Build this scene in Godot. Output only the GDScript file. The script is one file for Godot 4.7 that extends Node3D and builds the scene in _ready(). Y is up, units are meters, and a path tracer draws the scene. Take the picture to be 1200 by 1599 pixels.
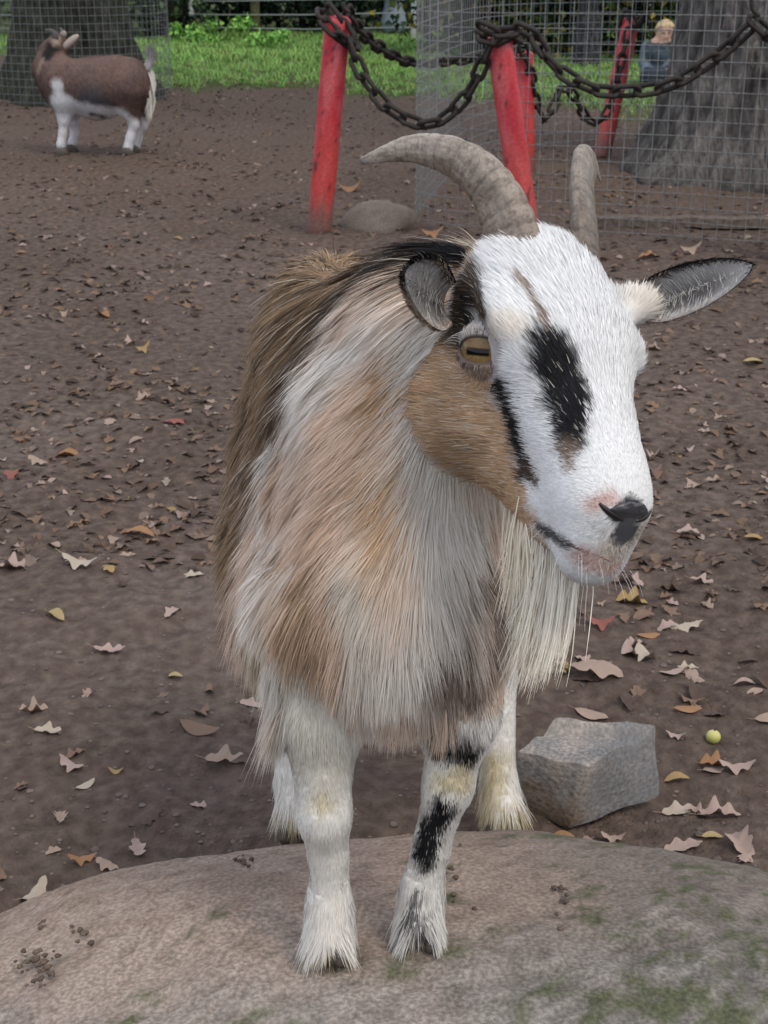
extends Node3D
# A pygmy goat with its front feet on a boulder in a leaf-strewn animal paddock.

const EYE := Vector3(0, 0.975, 0)
const FOCAL := 2196.6
const PITCH := 0.381040
var fwd := Vector3(0, -sin(PITCH), -cos(PITCH))
var upv := Vector3(0, cos(PITCH), -sin(PITCH))
var rng := RandomNumberGenerator.new()
var nz := FastNoiseLite.new()
var nz2 := FastNoiseLite.new()
var used := {}
var M := {}

# palette of natural colours, linear
const PAL := {
	"W": Color(.80, .80, .80), "CW": Color(.68, .64, .56), "CY": Color(.60, .52, .34), "T": Color(.49, .325, .200), "LT": Color(.76, .545, .395), "OT": Color(.64, .42, .24),
	"BR": Color(.29, .195, .118), "DB": Color(.085, .06, .045), "K": Color(.020, .020, .022), "GW": Color(.78, .73, .67), "GR": Color(.60, .53, .46), "PK": Color(.60, .41, .37), "BG": Color(.26, .19, .15),
	"BW": Color(.86, .82, .755), "LP": Color(.80, .625, .50), "DG": Color(.10, .10, .11),
}
const HO := Vector3(0.1190, 0.7086, -0.9436)
const HX := Vector3(0.8374, -0.2701, -0.4752)
const HY := Vector3(0.4634, 0.8119, 0.3550)
const HZ := Vector3(0.2899, -0.5175, 0.8051)
const EYE_L := Vector3(0.0659, 0.7219, -0.9263)
const EYE_LN := Vector3(-0.8662, 0.0181, 0.4994)
const EYE_R := Vector3(0.1601, 0.6915, -0.9798)
const EYE_RN := Vector3(0.7191, -0.5431, -0.4336)
const NOSE := Vector3(0.1560, 0.6388, -0.8375)
const NOSTRIL := [Vector3(0.1366, 0.6480, -0.8311), Vector3(0.1416, 0.6435, -0.8300), Vector3(0.1472, 0.6391, -0.8303), Vector3(0.1526, 0.6357, -0.8319)]
const NOSTRIL_R := [Vector3(0.1739, 0.6359, -0.8523), Vector3(0.1708, 0.6341, -0.8465), Vector3(0.1664, 0.6329, -0.8412), Vector3(0.1613, 0.6329, -0.8369)]
const MOUTH := [Vector3(0.1035, 0.6166, -0.8687), Vector3(0.1113, 0.6164, -0.8564), Vector3(0.1183, 0.6182, -0.8388), Vector3(0.1280, 0.6151, -0.8336), Vector3(0.1388, 0.6102, -0.8338), Vector3(0.1490, 0.6051, -0.8381), Vector3(0.1619, 0.6024, -0.8537)]
const BEARD := [Vector3(0.0958, 0.5161, -1.0699), Vector3(0.1091, 0.6009, -0.8808), Vector3(0.1191, 0.5971, -0.8544), Vector3(0.1252, 0.5991, -0.8416)]
const PAD := [[Vector3(0.1572, 0.6407, -0.8337), 0.0106, Color(.05, .05, .056)], [Vector3(0.1502, 0.6393, -0.8307), 0.0057, Color(.05, .045, .05)], [Vector3(0.1562, 0.6263, -0.8354), 0.0103, Color(.075, .075, .085)]]
const LONG := [[Vector3(0.0201, 0.7591, -1.0709), 0.0293, 0.034]]

const HEAD := [
	["e", 0, -0.006, -0.035, 0.057, 0.052, 0.062, 0],
	["e", 0, 0.014, -0.06, 0.051, 0.04, 0.042, 0.02],
	["e", 0, 0.016, -0.012, 0.055, 0.034, 0.052, 0.02],
	["c", 0, -0.002, 0, 0.048, 0, -0.01, 0.084, 0.034, 0.02],
	["e", 0, -0.017, 0.11, 0.0345, 0.031, 0.031, 0.015],
	["c", 0, -0.068, -0.035, 0.044, 0, -0.054, 0.095, 0.024, 0.025],
	["e", -0.024, -0.066, -0.018, 0.031, 0.047, 0.05, 0.02],
	["e", 0.024, -0.066, -0.018, 0.031, 0.047, 0.05, 0.02],
	["e", 0.003, -0.047, 0.13, 0.025, 0.021, 0.022, 0.012],
	["e", 0, -0.032, 0.126, 0.027, 0.018, 0.018, 0.01],
	["c", 0.05, 0.008, -0.045, 0.022, 0.078, 0.031, -0.042, 0.011, 0.015],
	["e", -0.053, 0.021, -0.016, 0.011, 0.01, 0.022, 0.012],
	["e", 0.054, 0.016, -0.01, 0.013, 0.013, 0.024, 0.012],
]

const BODY := [
	["e", -0.03, 0.448, -1.24, 0.122, 0.118, 0.205, 0],
	["e", -0.028, 0.5, -1.36, 0.062, 0.12, 0.11, 0.05],
	["e", -0.05, 0.625, -1.22, 0.062, 0.098, 0.13, 0.05],
	["e", -0.058, 0.54, -1.25, 0.074, 0.09, 0.14, 0.04],
	["e", 0.008, 0.5, -1.08, 0.082, 0.135, 0.115, 0.04],
	["c", 0.012, 0.54, -1.09, 0.082, 0.028, 0.63, -1.075, 0.072, 0.04],
	["c", -0.022, 0.668, -1.14, 0.058, 0.045, 0.716, -1.05, 0.052, 0.04],
	["c", 0.025, 0.63, -1.075, 0.075, 0.085, 0.69, -1.04, 0.054, 0.04],
	["c", 0.01, 0.46, -1.04, 0.07, 0.02, 0.425, -1.04, 0.05, 0.04],
	["c", -0.05, 0.47, -1.05, 0.054, -0.052, 0.385, -1.02, 0.031, 0.03],
	["c", -0.052, 0.385, -1.02, 0.03, -0.05, 0.305, -0.995, 0.0215, 0.02],
	["c", -0.05, 0.305, -0.995, 0.0225, -0.047, 0.262, -0.998, 0.0155, 0.01],
	["c", -0.047, 0.262, -0.998, 0.0155, -0.0465, 0.215, -0.997, 0.018, 0.01],
	["c", -0.0465, 0.215, -0.997, 0.0185, -0.047, 0.188, -0.99, 0.022, 0.01],
	["c", 0.055, 0.46, -1.05, 0.054, 0.064, 0.385, -1.03, 0.031, 0.03],
	["c", 0.064, 0.385, -1.03, 0.028, 0.054, 0.325, -1.01, 0.0205, 0.02],
	["c", 0.054, 0.325, -1.01, 0.0205, 0.041, 0.262, -1.015, 0.015, 0.01],
	["c", 0.041, 0.262, -1.015, 0.0155, 0.033, 0.215, -1.015, 0.018, 0.01],
	["c", 0.033, 0.215, -1.015, 0.018, 0.031, 0.188, -1.008, 0.021, 0.01],
	["c", -0.09, 0.4, -1.37, 0.062, -0.112, 0.3, -1.38, 0.045, 0.04],
	["c", -0.115, 0.3, -1.38, 0.04, -0.112, 0.2, -1.43, 0.024, 0.02],
	["c", -0.112, 0.2, -1.43, 0.024, -0.105, 0.085, -1.395, 0.019, 0.01],
	["c", -0.105, 0.085, -1.395, 0.019, -0.102, 0.055, -1.375, 0.022, 0.01],
	["c", 0.055, 0.4, -1.37, 0.062, 0.105, 0.3, -1.38, 0.045, 0.04],
	["c", 0.108, 0.3, -1.38, 0.04, 0.128, 0.2, -1.43, 0.024, 0.02],
	["c", 0.128, 0.2, -1.43, 0.024, 0.133, 0.085, -1.395, 0.019, 0.01],
	["c", 0.133, 0.085, -1.395, 0.019, 0.137, 0.055, -1.375, 0.023, 0.01],
]

const PATCH := [
	["b", "BR", 0.0482, 0.0125, [Vector3(-0.0226, 0.7123, -1.2331), Vector3(-0.0734, 0.7002, -1.1197), Vector3(-0.1125, 0.6252, -1.1897), Vector3(-0.1370, 0.5333, -1.2276), Vector3(-0.1500, 0.4537, -1.2040)]],
	["b", "BG", 0.0105, 0.0116, [Vector3(-0.0406, 0.7175, -1.0898), Vector3(-0.0841, 0.6444, -1.1059), Vector3(-0.1113, 0.5734, -1.1508)]],
	["b", "LT", 0.0285, 0.0148, [Vector3(-0.0006, 0.6835, -1.0084), Vector3(-0.0401, 0.6003, -1.0137), Vector3(-0.0558, 0.5201, -1.0007), Vector3(-0.0475, 0.4738, -0.9815)]],
	["b", "LP", 0.0129, 0.0129, [Vector3(-0.0200, 0.6532, -1.0098), Vector3(-0.0499, 0.5868, -1.0219), Vector3(-0.0720, 0.5296, -1.0293)]],
	["b", "GW", 0.0166, 0.0146, [Vector3(0.0093, 0.7305, -1.0143), Vector3(-0.0299, 0.6857, -1.0363), Vector3(-0.0610, 0.6368, -1.0611)]],
	["b", "T", 0.0181, 0.0181, [Vector3(-0.0628, 0.4998, -0.9966), Vector3(-0.0589, 0.4526, -0.9887)]],
	["b", "T", 0.0103, 0.0113, [Vector3(-0.0871, 0.5141, -1.0389), Vector3(-0.0778, 0.4634, -1.0017)]],
	["b", "OT", 0.0161, 0.0104, [Vector3(0.0186, 0.7029, -0.9999), Vector3(-0.0006, 0.6653, -1.0027)]],
	["b", "OT", 0.0106, 0.0106, [Vector3(-0.0052, 0.5984, -0.9907), Vector3(-0.0001, 0.5530, -0.9746)]],
	["b", "BR", 0.0230, 0.0073, [Vector3(-0.0204, 0.7366, -1.1074), Vector3(-0.0567, 0.7008, -1.0956), Vector3(-0.0838, 0.6499, -1.1058), Vector3(-0.1096, 0.5843, -1.1530)]],
	["b", "BR", 0.0195, 0.0069, [Vector3(-0.1317, 0.5253, -1.1838), Vector3(-0.1355, 0.4627, -1.1403)]],
	["b", "DB", 0.0082, 0.0082, [Vector3(-0.0353, 0.7195, -1.0815), Vector3(-0.0665, 0.6711, -1.0876), Vector3(-0.0911, 0.6176, -1.1211)]],
	["b", "BW", 0.0082, 0.0044, [Vector3(-0.0934, 0.5878, -1.1257), Vector3(-0.1061, 0.5348, -1.1277), Vector3(-0.1097, 0.4870, -1.0998)]],
	["b", "BW", 0.0201, 0.0125, [Vector3(0.0315, 0.7164, -0.9942), Vector3(0.0230, 0.6714, -0.9833), Vector3(0.0312, 0.6187, -0.9904), Vector3(0.0494, 0.5762, -0.9942), Vector3(0.0699, 0.5397, -1.0055)]],
	["b", "GW", 0.0295, 0.0197, [Vector3(0.0445, 0.5582, -0.9871), Vector3(0.0496, 0.4995, -0.9742), Vector3(0.0251, 0.4537, -0.9653)]],
	["b", "GR", 0.0201, 0.0201, [Vector3(0.0649, 0.5086, -0.9896), Vector3(0.0511, 0.4261, -0.9855)]],
	["b", "CW", 0.0127, 0.0123, [Vector3(-0.0198, 0.5317, -0.9746), Vector3(-0.0152, 0.4658, -0.9635)]],
	["b", "BG", 0.0174, 0.0133, [Vector3(0.0898, 0.4976, -1.0133), Vector3(0.0852, 0.4391, -1.0043)]],
	["b", "T", 0.0112, 0.0092, [Vector3(-0.0511, 0.4365, -0.9871), Vector3(-0.0309, 0.4184, -0.9876)]],
	["b", "BG", 0.0173, 0.0132, [Vector3(0.0451, 0.4552, -0.9737), Vector3(0.0727, 0.4136, -0.9969)]],
	["b", "CW", 0.0310, 0.0155, [Vector3(-0.0622, 0.4109, -0.9915), Vector3(-0.0522, 0.3559, -0.9833)]],
	["b", "CY", 0.0152, 0.0126, [Vector3(-0.0976, 0.4410, -1.0342), Vector3(-0.1311, 0.1547, -1.4135)]],
	["b", "DB", 0.0157, 0.0073, [Vector3(0.0471, 0.3690, -0.9973), Vector3(0.0684, 0.3633, -0.9964)]],
	["b", "K", 0.0105, 0.0052, [Vector3(0.0522, 0.3651, -0.9960), Vector3(0.0715, 0.3601, -0.9979)]],
	["b", "CY", 0.0137, 0.0074, [Vector3(0.0472, 0.3365, -0.9908), Vector3(0.0608, 0.3381, -0.9909)]],
	["b", "BW", 0.0162, 0.0065, [Vector3(0.0475, 0.3151, -0.9896), Vector3(0.0217, 0.2079, -0.9955)]],
	["b", "K", 0.0134, 0.0043, [Vector3(0.0475, 0.3132, -0.9901), Vector3(0.0383, 0.2840, -0.9980), Vector3(0.0334, 0.2544, -0.9990)]],
	["b", "CY", 0.0084, 0.0073, [Vector3(-0.0524, 0.3267, -0.9771), Vector3(-0.0497, 0.3235, -0.9757)]],
	["b", "BW", 0.0182, 0.0064, [Vector3(-0.0486, 0.2877, -0.9753), Vector3(-0.0477, 0.2004, -0.9715)]],
	["b", "DG", 0.0049, 0.0044, [Vector3(0.0283, 0.2208, -0.9957), Vector3(0.0231, 0.1924, -0.9890)]],
	["b", "CY", 0.0191, 0.0147, [Vector3(0.1242, 0.1057, -1.3822), Vector3(0.1172, 0.0475, -1.3660)]],
	["b", "DB", 0.0289, 0.0116, [Vector3(-0.0050, 0.7461, -1.0863), Vector3(0.0284, 0.7637, -1.0376), Vector3(0.0568, 0.7651, -1.0328)]],
	["b", "K", 0.0211, 0.0086, [Vector3(0.0097, 0.7551, -1.0667), Vector3(0.0426, 0.7663, -1.0359)]],
	["h", "GW", 0.0157, 0.0083, [Vector3(0.1890, 0.7402, -0.9945), Vector3(0.1958, 0.7402, -1.0031)]],
	["h", "T", 0.0206, 0.0112, [Vector3(0.0307, 0.6850, -0.9707), Vector3(0.0283, 0.6563, -0.9692), Vector3(0.0431, 0.6186, -0.9905)]],
	["h", "T", 0.0259, 0.0107, [Vector3(0.0466, 0.6960, -0.9493), Vector3(0.0500, 0.6585, -0.9338), Vector3(0.0737, 0.6328, -0.9196), Vector3(0.0901, 0.6156, -0.8964)]],
	["h", "T", 0.0158, 0.0088, [Vector3(0.0654, 0.6974, -0.9283), Vector3(0.0765, 0.6689, -0.9165), Vector3(0.0872, 0.6426, -0.8995)]],
	["h", "T", 0.0148, 0.0061, [Vector3(0.0874, 0.6297, -0.8965), Vector3(0.1032, 0.6009, -0.8814)]],
	["h", "OT", 0.0100, 0.0091, [Vector3(0.0384, 0.7036, -0.9721), Vector3(0.0326, 0.6695, -0.9586)]],
	["h", "BR", 0.0126, 0.0126, [Vector3(0.0619, 0.6519, -0.9248), Vector3(0.0996, 0.5501, -1.0740)]],
	["h", "T", 0.0136, 0.0063, [Vector3(0.0406, 0.7098, -0.9755), Vector3(0.0510, 0.7093, -0.9512)]],
	["h", "DB", 0.0090, 0.0072, [Vector3(0.0477, 0.7272, -0.9800), Vector3(0.0538, 0.7209, -0.9506)]],
	["h", "W", 0.0061, 0.0040, [Vector3(0.0818, 0.5643, -1.0242), Vector3(0.0877, 0.5482, -1.0344)]],
	["h", "DB", 0.0133, 0.0071, [Vector3(0.0592, 0.7613, -0.9619), Vector3(0.0533, 0.7353, -0.9564)]],
	["h", "T", 0.0100, 0.0064, [Vector3(0.0558, 0.7589, -1.0156), Vector3(0.0633, 0.7744, -0.9755)]],
	["h", "DB", 0.0078, 0.0061, [Vector3(0.0619, 0.7543, -0.9494), Vector3(0.0665, 0.7473, -0.9260)]],
	["h", "K", 0.0040, 0.0040, [Vector3(0.0606, 0.7507, -0.9489), Vector3(0.0591, 0.7384, -0.9441)]],
	["h", "GW", 0.0093, 0.0059, [Vector3(0.0737, 0.7401, -0.9105), Vector3(0.0886, 0.7402, -0.9026)]],
	["h", "W", 0.0109, 0.0050, [Vector3(0.0966, 0.7245, -0.8964), Vector3(0.0998, 0.6849, -0.8825), Vector3(0.1088, 0.6576, -0.8592)]],
	["h", "K", 0.0090, 0.0039, [Vector3(0.0803, 0.7009, -0.9098), Vector3(0.0899, 0.6756, -0.8994), Vector3(0.0958, 0.6487, -0.8890)]],
	["h", "DB", 0.0051, 0.0039, [Vector3(0.0966, 0.6513, -0.8881), Vector3(0.1013, 0.6451, -0.8781)]],
	["h", "BG", 0.0021, 0.0021, [Vector3(0.0936, 0.7687, -0.9337), Vector3(0.0997, 0.7622, -0.9228), Vector3(0.1048, 0.7536, -0.9113), Vector3(0.1085, 0.7438, -0.9026), Vector3(0.1116, 0.7316, -0.8950)]],
	["h", "K", 0.0146, 0.0042, [Vector3(0.1124, 0.7290, -0.8936), Vector3(0.1186, 0.7073, -0.8817), Vector3(0.1218, 0.6919, -0.8687)]],
	["h", "K", 0.0083, 0.0041, [Vector3(0.1216, 0.6903, -0.8675), Vector3(0.1209, 0.6776, -0.8588)]],
	["h", "BG", 0.0041, 0.0049, [Vector3(0.1202, 0.6760, -0.8580), Vector3(0.1193, 0.6662, -0.8499)]],
	["h", "PK", 0.0057, 0.0049, [Vector3(0.1425, 0.6511, -0.8320), Vector3(0.1342, 0.6461, -0.8306)]],
	["h", "PK", 0.0091, 0.0050, [Vector3(0.1303, 0.6104, -0.8332), Vector3(0.1486, 0.6018, -0.8377)]],
	["h", "DG", 0.0038, 0.0029, [Vector3(0.1046, 0.6157, -0.8660), Vector3(0.1177, 0.6174, -0.8384)]],
	["h", "GR", 0.0124, 0.0066, [Vector3(0.1614, 0.6220, -0.8406), Vector3(0.1498, 0.6170, -0.8348)]],
]


# ------------------------------------------------------------------ places
func at(px: float, py: float, h: float) -> Vector3:      # the point seen there at ground distance h
	var d := fwd + Vector3.RIGHT * ((px - 600.0) / FOCAL) - upv * ((py - 799.5) / FOCAL)
	return EYE + d * (h / -d.z)

func deep(px: float, py: float, depth: float) -> Vector3:
	return EYE + (fwd + Vector3.RIGHT * ((px - 600.0) / FOCAL) - upv * ((py - 799.5) / FOCAL)) * depth

func onground(px: float, py: float, y := 0.0) -> Vector3:
	var d := fwd + Vector3.RIGHT * ((px - 600.0) / FOCAL) - upv * ((py - 799.5) / FOCAL)
	return EYE + d * ((y - EYE.y) / d.y)

# ------------------------------------------------------------------ naming
func numbered(called: String) -> String:
	var k: int = used.get(called, 0)
	used[called] = k + 1
	return called if k == 0 else "%s_%03d" % [called, k]

func tag(o: Node3D, label := "", category := "", group := "", kind := "") -> Node3D:
	if label: o.set_meta("label", label)
	if category: o.set_meta("category", category)
	if group: o.set_meta("group", group)
	if kind: o.set_meta("kind", kind)
	return o

func thing(called: String, where: Vector3, label: String, category: String, group := "") -> Node3D:
	var o := Node3D.new()
	o.name = numbered(called)
	add_child(o)
	o.position = where
	return tag(o, label, category, group)

func put(called: String, mesh: Mesh, mat: Material, parent: Node3D = null, where := Vector3.ZERO) -> MeshInstance3D:
	var o := MeshInstance3D.new()
	o.name = numbered(called) if parent == null else called
	o.mesh = mesh
	if mat: o.material_override = mat
	(self if parent == null else parent).add_child(o, true)
	o.position = where
	return o

func many(called: String, mesh: Mesh, mat: Material, where: Array, colors: Array, parent: Node3D = null) -> MultiMeshInstance3D:
	var mm := MultiMesh.new()
	mm.transform_format = MultiMesh.TRANSFORM_3D
	mm.use_colors = true
	mm.mesh = mesh
	mm.instance_count = where.size()
	for i in where.size():
		mm.set_instance_transform(i, where[i])
		mm.set_instance_color(i, colors[i])
	var o := MultiMeshInstance3D.new()
	o.name = numbered(called) if parent == null else called
	o.multimesh = mm
	o.material_override = mat
	(self if parent == null else parent).add_child(o, true)
	o.set_meta("kind", "stuff")
	return o

# ------------------------------------------------------------------ mesh helpers
class MB:                                             # collects triangles (clockwise fronts)
	var v := PackedVector3Array()
	var n := PackedVector3Array()
	var c := PackedColorArray()
	var ix := PackedInt32Array()
	func vert(p: Vector3, col: Color) -> int:
		v.append(p); c.append(col)
		return v.size() - 1
	func tri(a: int, b: int, d: int) -> void:
		ix.append(a); ix.append(b); ix.append(d)
	func quad(a: int, b: int, d: int, e: int) -> void:
		ix.append(a); ix.append(b); ix.append(d); ix.append(a); ix.append(d); ix.append(e)
	func smooth() -> void:
		n.resize(v.size()); n.fill(Vector3.ZERO)
		for k in range(0, ix.size(), 3):
			var a := v[ix[k]]
			var f := (v[ix[k + 2]] - a).cross(v[ix[k + 1]] - a)
			n[ix[k]] += f; n[ix[k + 1]] += f; n[ix[k + 2]] += f
		for k in n.size():
			n[k] = n[k].normalized() if n[k].length_squared() > 1e-30 else Vector3.UP
	func mesh() -> ArrayMesh:
		if n.size() != v.size(): smooth()
		var a := []
		a.resize(Mesh.ARRAY_MAX)
		a[Mesh.ARRAY_VERTEX] = v; a[Mesh.ARRAY_NORMAL] = n; a[Mesh.ARRAY_COLOR] = c; a[Mesh.ARRAY_INDEX] = ix
		var m := ArrayMesh.new()
		m.add_surface_from_arrays(Mesh.PRIMITIVE_TRIANGLES, a)
		return m
	func flat() -> ArrayMesh:                           # hard edges
		var o := MB.new()
		for k in range(0, ix.size(), 3):
			for j in 3: o.ix.append(o.vert(v[ix[k + j]], c[ix[k + j]]))
		return o.mesh()
	func rings(count: int, sides: int, first: int, closed := true) -> void:   # joins rings laid one after another, each anticlockwise seen from ahead of the sweep
		for i in count - 1:
			for j in (sides if closed else sides - 1):
				var a := first + i * sides + j
				var b := first + i * sides + (j + 1) % sides
				quad(a, a + sides, b + sides, b)

func smoothpath(pts: Array, count: int) -> PackedVector3Array:      # Catmull-Rom through the points, evenly spaced in parameter
	var out := PackedVector3Array()
	for i in count:
		var t := float(i) / (count - 1) * (pts.size() - 1)
		var k := mini(int(t), pts.size() - 2)
		var a: Vector3 = pts[maxi(k - 1, 0)]
		var b: Vector3 = pts[k]
		var c: Vector3 = pts[k + 1]
		var d: Vector3 = pts[mini(k + 2, pts.size() - 1)]
		out.append(b.cubic_interpolate(c, a, d, t - k))
	return out

func tube(mb: MB, path: PackedVector3Array, radius: Callable, sides: int, col: Callable, ref := Vector3.UP, flat := 1.0, caps := true) -> void:
	# a swept tube; flat scales it along the reference's own direction
	var first := mb.v.size()
	for i in path.size():
		var t := (path[mini(i + 1, path.size() - 1)] - path[maxi(i - 1, 0)]).normalized()
		var e1 := ref.cross(t)
		e1 = e1.normalized() if e1.length() > 1e-4 else t.cross(Vector3.RIGHT).normalized()
		var e2 := t.cross(e1)
		var u := float(i) / (path.size() - 1)
		for j in sides:
			var w := TAU * j / sides
			var r: float = radius.call(u, w)
			var p := path[i] + e1 * cos(w) * r + e2 * sin(w) * r * flat
			mb.vert(p, col.call(u, w, p))
	mb.rings(path.size(), sides, first)
	if caps:
		var cc: Color = col.call(0.0, 0.0, path[0])
		var a := mb.vert(path[0], cc)
		var b := mb.vert(path[-1], col.call(1.0, 0.0, path[-1]))
		var l := first + (path.size() - 1) * sides
		for j in sides:
			mb.tri(a, first + j, first + (j + 1) % sides)
			mb.tri(b, l + (j + 1) % sides, l + j)

func rod(mb: MB, a: Vector3, b: Vector3, r: float, col: Color, sides := 4) -> void:
	tube(mb, PackedVector3Array([a, b]), func(_u, _w): return r, sides, func(_u, _w, _p): return col, Vector3(.31, .9, .27), 1.0, false)

func ball(mb: MB, c: Vector3, r: Vector3, col: Callable, rows := 12, cols := 18, b := Basis()) -> void:
	var first := mb.v.size()
	for i in rows + 1:
		var a := PI * i / rows
		for j in cols:
			var w := TAU * j / cols
			var d := Vector3(sin(a) * cos(w), cos(a), sin(a) * sin(w))
			mb.vert(c + b * (d * r), col.call(d))
	for i in rows:
		for j in cols:
			var k := first + i * cols + j
			var l := first + i * cols + (j + 1) % cols
			mb.quad(k, l, l + cols, k + cols)

# ------------------------------------------------------------------ bodies: a smooth field of capsules and ellipsoids, meshed with surface nets
class Field:
	var kind := PackedInt32Array()
	var a := PackedVector3Array()
	var b := PackedVector3Array()
	var ra := PackedFloat32Array()
	var rb := PackedFloat32Array()
	var kk := PackedFloat32Array()
	func _init(list: Array) -> void:
		for t in list:
			if t[0] == "e":
				kind.append(0); a.append(Vector3(t[1], t[2], t[3])); b.append(Vector3(t[4], t[5], t[6])); ra.append(0); rb.append(0); kk.append(t[7])
			else:
				kind.append(1); a.append(Vector3(t[1], t[2], t[3])); b.append(Vector3(t[5], t[6], t[7]) - Vector3(t[1], t[2], t[3])); ra.append(t[4]); rb.append(t[8]); kk.append(t[9])
	func one(i: int, q: Vector3) -> float:
		var d := q - a[i]
		if kind[i] == 1:
			var ab := b[i]
			var h := clampf(d.dot(ab) / ab.length_squared(), 0.0, 1.0)
			return (d - ab * h).length() - lerpf(ra[i], rb[i], h)
		var r := b[i]
		var e := d / r
		var k0 := e.length()
		if k0 < 0.2: return -0.8 * minf(r.x, minf(r.y, r.z))
		return k0 * (k0 - 1.0) / (e / r).length()
	func value(q: Vector3, list: PackedInt32Array) -> float:
		var d := 10.0
		for i in list:
			var e := one(i, q)
			var k := kk[i]
			if k > 0.0 and absf(d - e) < k:
				var h := 0.5 + 0.5 * (d - e) / k
				d = lerpf(d, e, h) - k * h * (1.0 - h)
			else:
				d = minf(d, e)
		return d

func nets(list: Array, lo: Vector3, hi: Vector3, cell: float) -> MB:
	var f := Field.new(list)
	var nx := int(ceil((hi.x - lo.x) / cell / 8.0)) * 8
	var ny := int(ceil((hi.y - lo.y) / cell / 8.0)) * 8
	var nk := int(ceil((hi.z - lo.z) / cell / 8.0)) * 8
	var val := PackedFloat32Array()
	val.resize(nx * ny * nk)
	val.fill(1.0)
	var sy := nx
	var sz := nx * ny
	var R := cell * 8.0 * 0.87
	var every := PackedInt32Array(range(list.size()))
	var active: Array[Vector3i] = []
	for bz in nk / 8:
		for by in ny / 8:
			for bx in nx / 8:
				var c := lo + Vector3(bx * 8 + 3.5, by * 8 + 3.5, bz * 8 + 3.5) * cell
				var d := f.value(c, every)
				if absf(d) > R * 1.7:
					if d < 0.0:
						for k in 8:
							for j in 8:
								for i in 8: val[bx * 8 + i + (by * 8 + j) * sy + (bz * 8 + k) * sz] = -1.0
					continue
				active.append(Vector3i(bx * 8, by * 8, bz * 8))
				var near := PackedInt32Array()
				for p in every:
					if f.one(p, c) < d + R * 2.2 + f.kk[p] * 2.0: near.append(p)
				for k in 8:
					for j in 8:
						for i in 8:
							val[bx * 8 + i + (by * 8 + j) * sy + (bz * 8 + k) * sz] = f.value(lo + Vector3(bx * 8 + i, by * 8 + j, bz * 8 + k) * cell, near)
	var mb := MB.new()
	var cv := PackedInt32Array()
	cv.resize(nx * ny * nk)
	cv.fill(-1)
	var off := [0, 1, sy, sy + 1, sz, sz + 1, sz + sy, sz + sy + 1]
	var edges := [[0, 1], [2, 3], [4, 5], [6, 7], [0, 2], [1, 3], [4, 6], [5, 7], [0, 4], [1, 5], [2, 6], [3, 7]]
	var corner := [Vector3(0, 0, 0), Vector3(1, 0, 0), Vector3(0, 1, 0), Vector3(1, 1, 0), Vector3(0, 0, 1), Vector3(1, 0, 1), Vector3(0, 1, 1), Vector3(1, 1, 1)]
	for bo in active:
		for k in 8:
			for j in 8:
				for i in 8:
					var x := bo.x + i
					var y := bo.y + j
					var z := bo.z + k
					if x >= nx - 1 or y >= ny - 1 or z >= nk - 1: continue
					var at0 := x + y * sy + z * sz
					var neg := 0
					for o in 8:
						if val[at0 + off[o]] < 0.0: neg += 1
					if neg == 0 or neg == 8: continue
					var sum := Vector3.ZERO
					var cnt := 0
					for e in edges:
						var va := val[at0 + off[e[0]]]
						var vb := val[at0 + off[e[1]]]
						if (va < 0.0) != (vb < 0.0):
							sum += corner[e[0]].lerp(corner[e[1]], va / (va - vb))
							cnt += 1
					cv[at0] = mb.vert(lo + (Vector3(x, y, z) + sum / cnt) * cell, Color.WHITE)
	for bo in active:
		for k in 8:
			for j in 8:
				for i in 8:
					var x := bo.x + i
					var y := bo.y + j
					var z := bo.z + k
					if x < 1 or y < 1 or z < 1 or x >= nx - 1 or y >= ny - 1 or z >= nk - 1: continue
					var s := x + y * sy + z * sz
					var inside := val[s] < 0.0
					if inside != (val[s + 1] < 0.0): _face(mb, cv, s, sy, sz, not inside)
					if inside != (val[s + sy] < 0.0): _face(mb, cv, s, sz, 1, not inside)
					if inside != (val[s + sz] < 0.0): _face(mb, cv, s, 1, sy, not inside)
	mb.smooth()
	return mb

func _face(mb: MB, cv: PackedInt32Array, s: int, u: int, w: int, turn: bool) -> void:
	var a := cv[s]
	var b := cv[s - u]
	var c := cv[s - u - w]
	var d := cv[s - w]
	if a < 0 or b < 0 or c < 0 or d < 0: return
	if turn: mb.quad(a, b, c, d)
	else: mb.quad(a, d, c, b)

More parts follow.
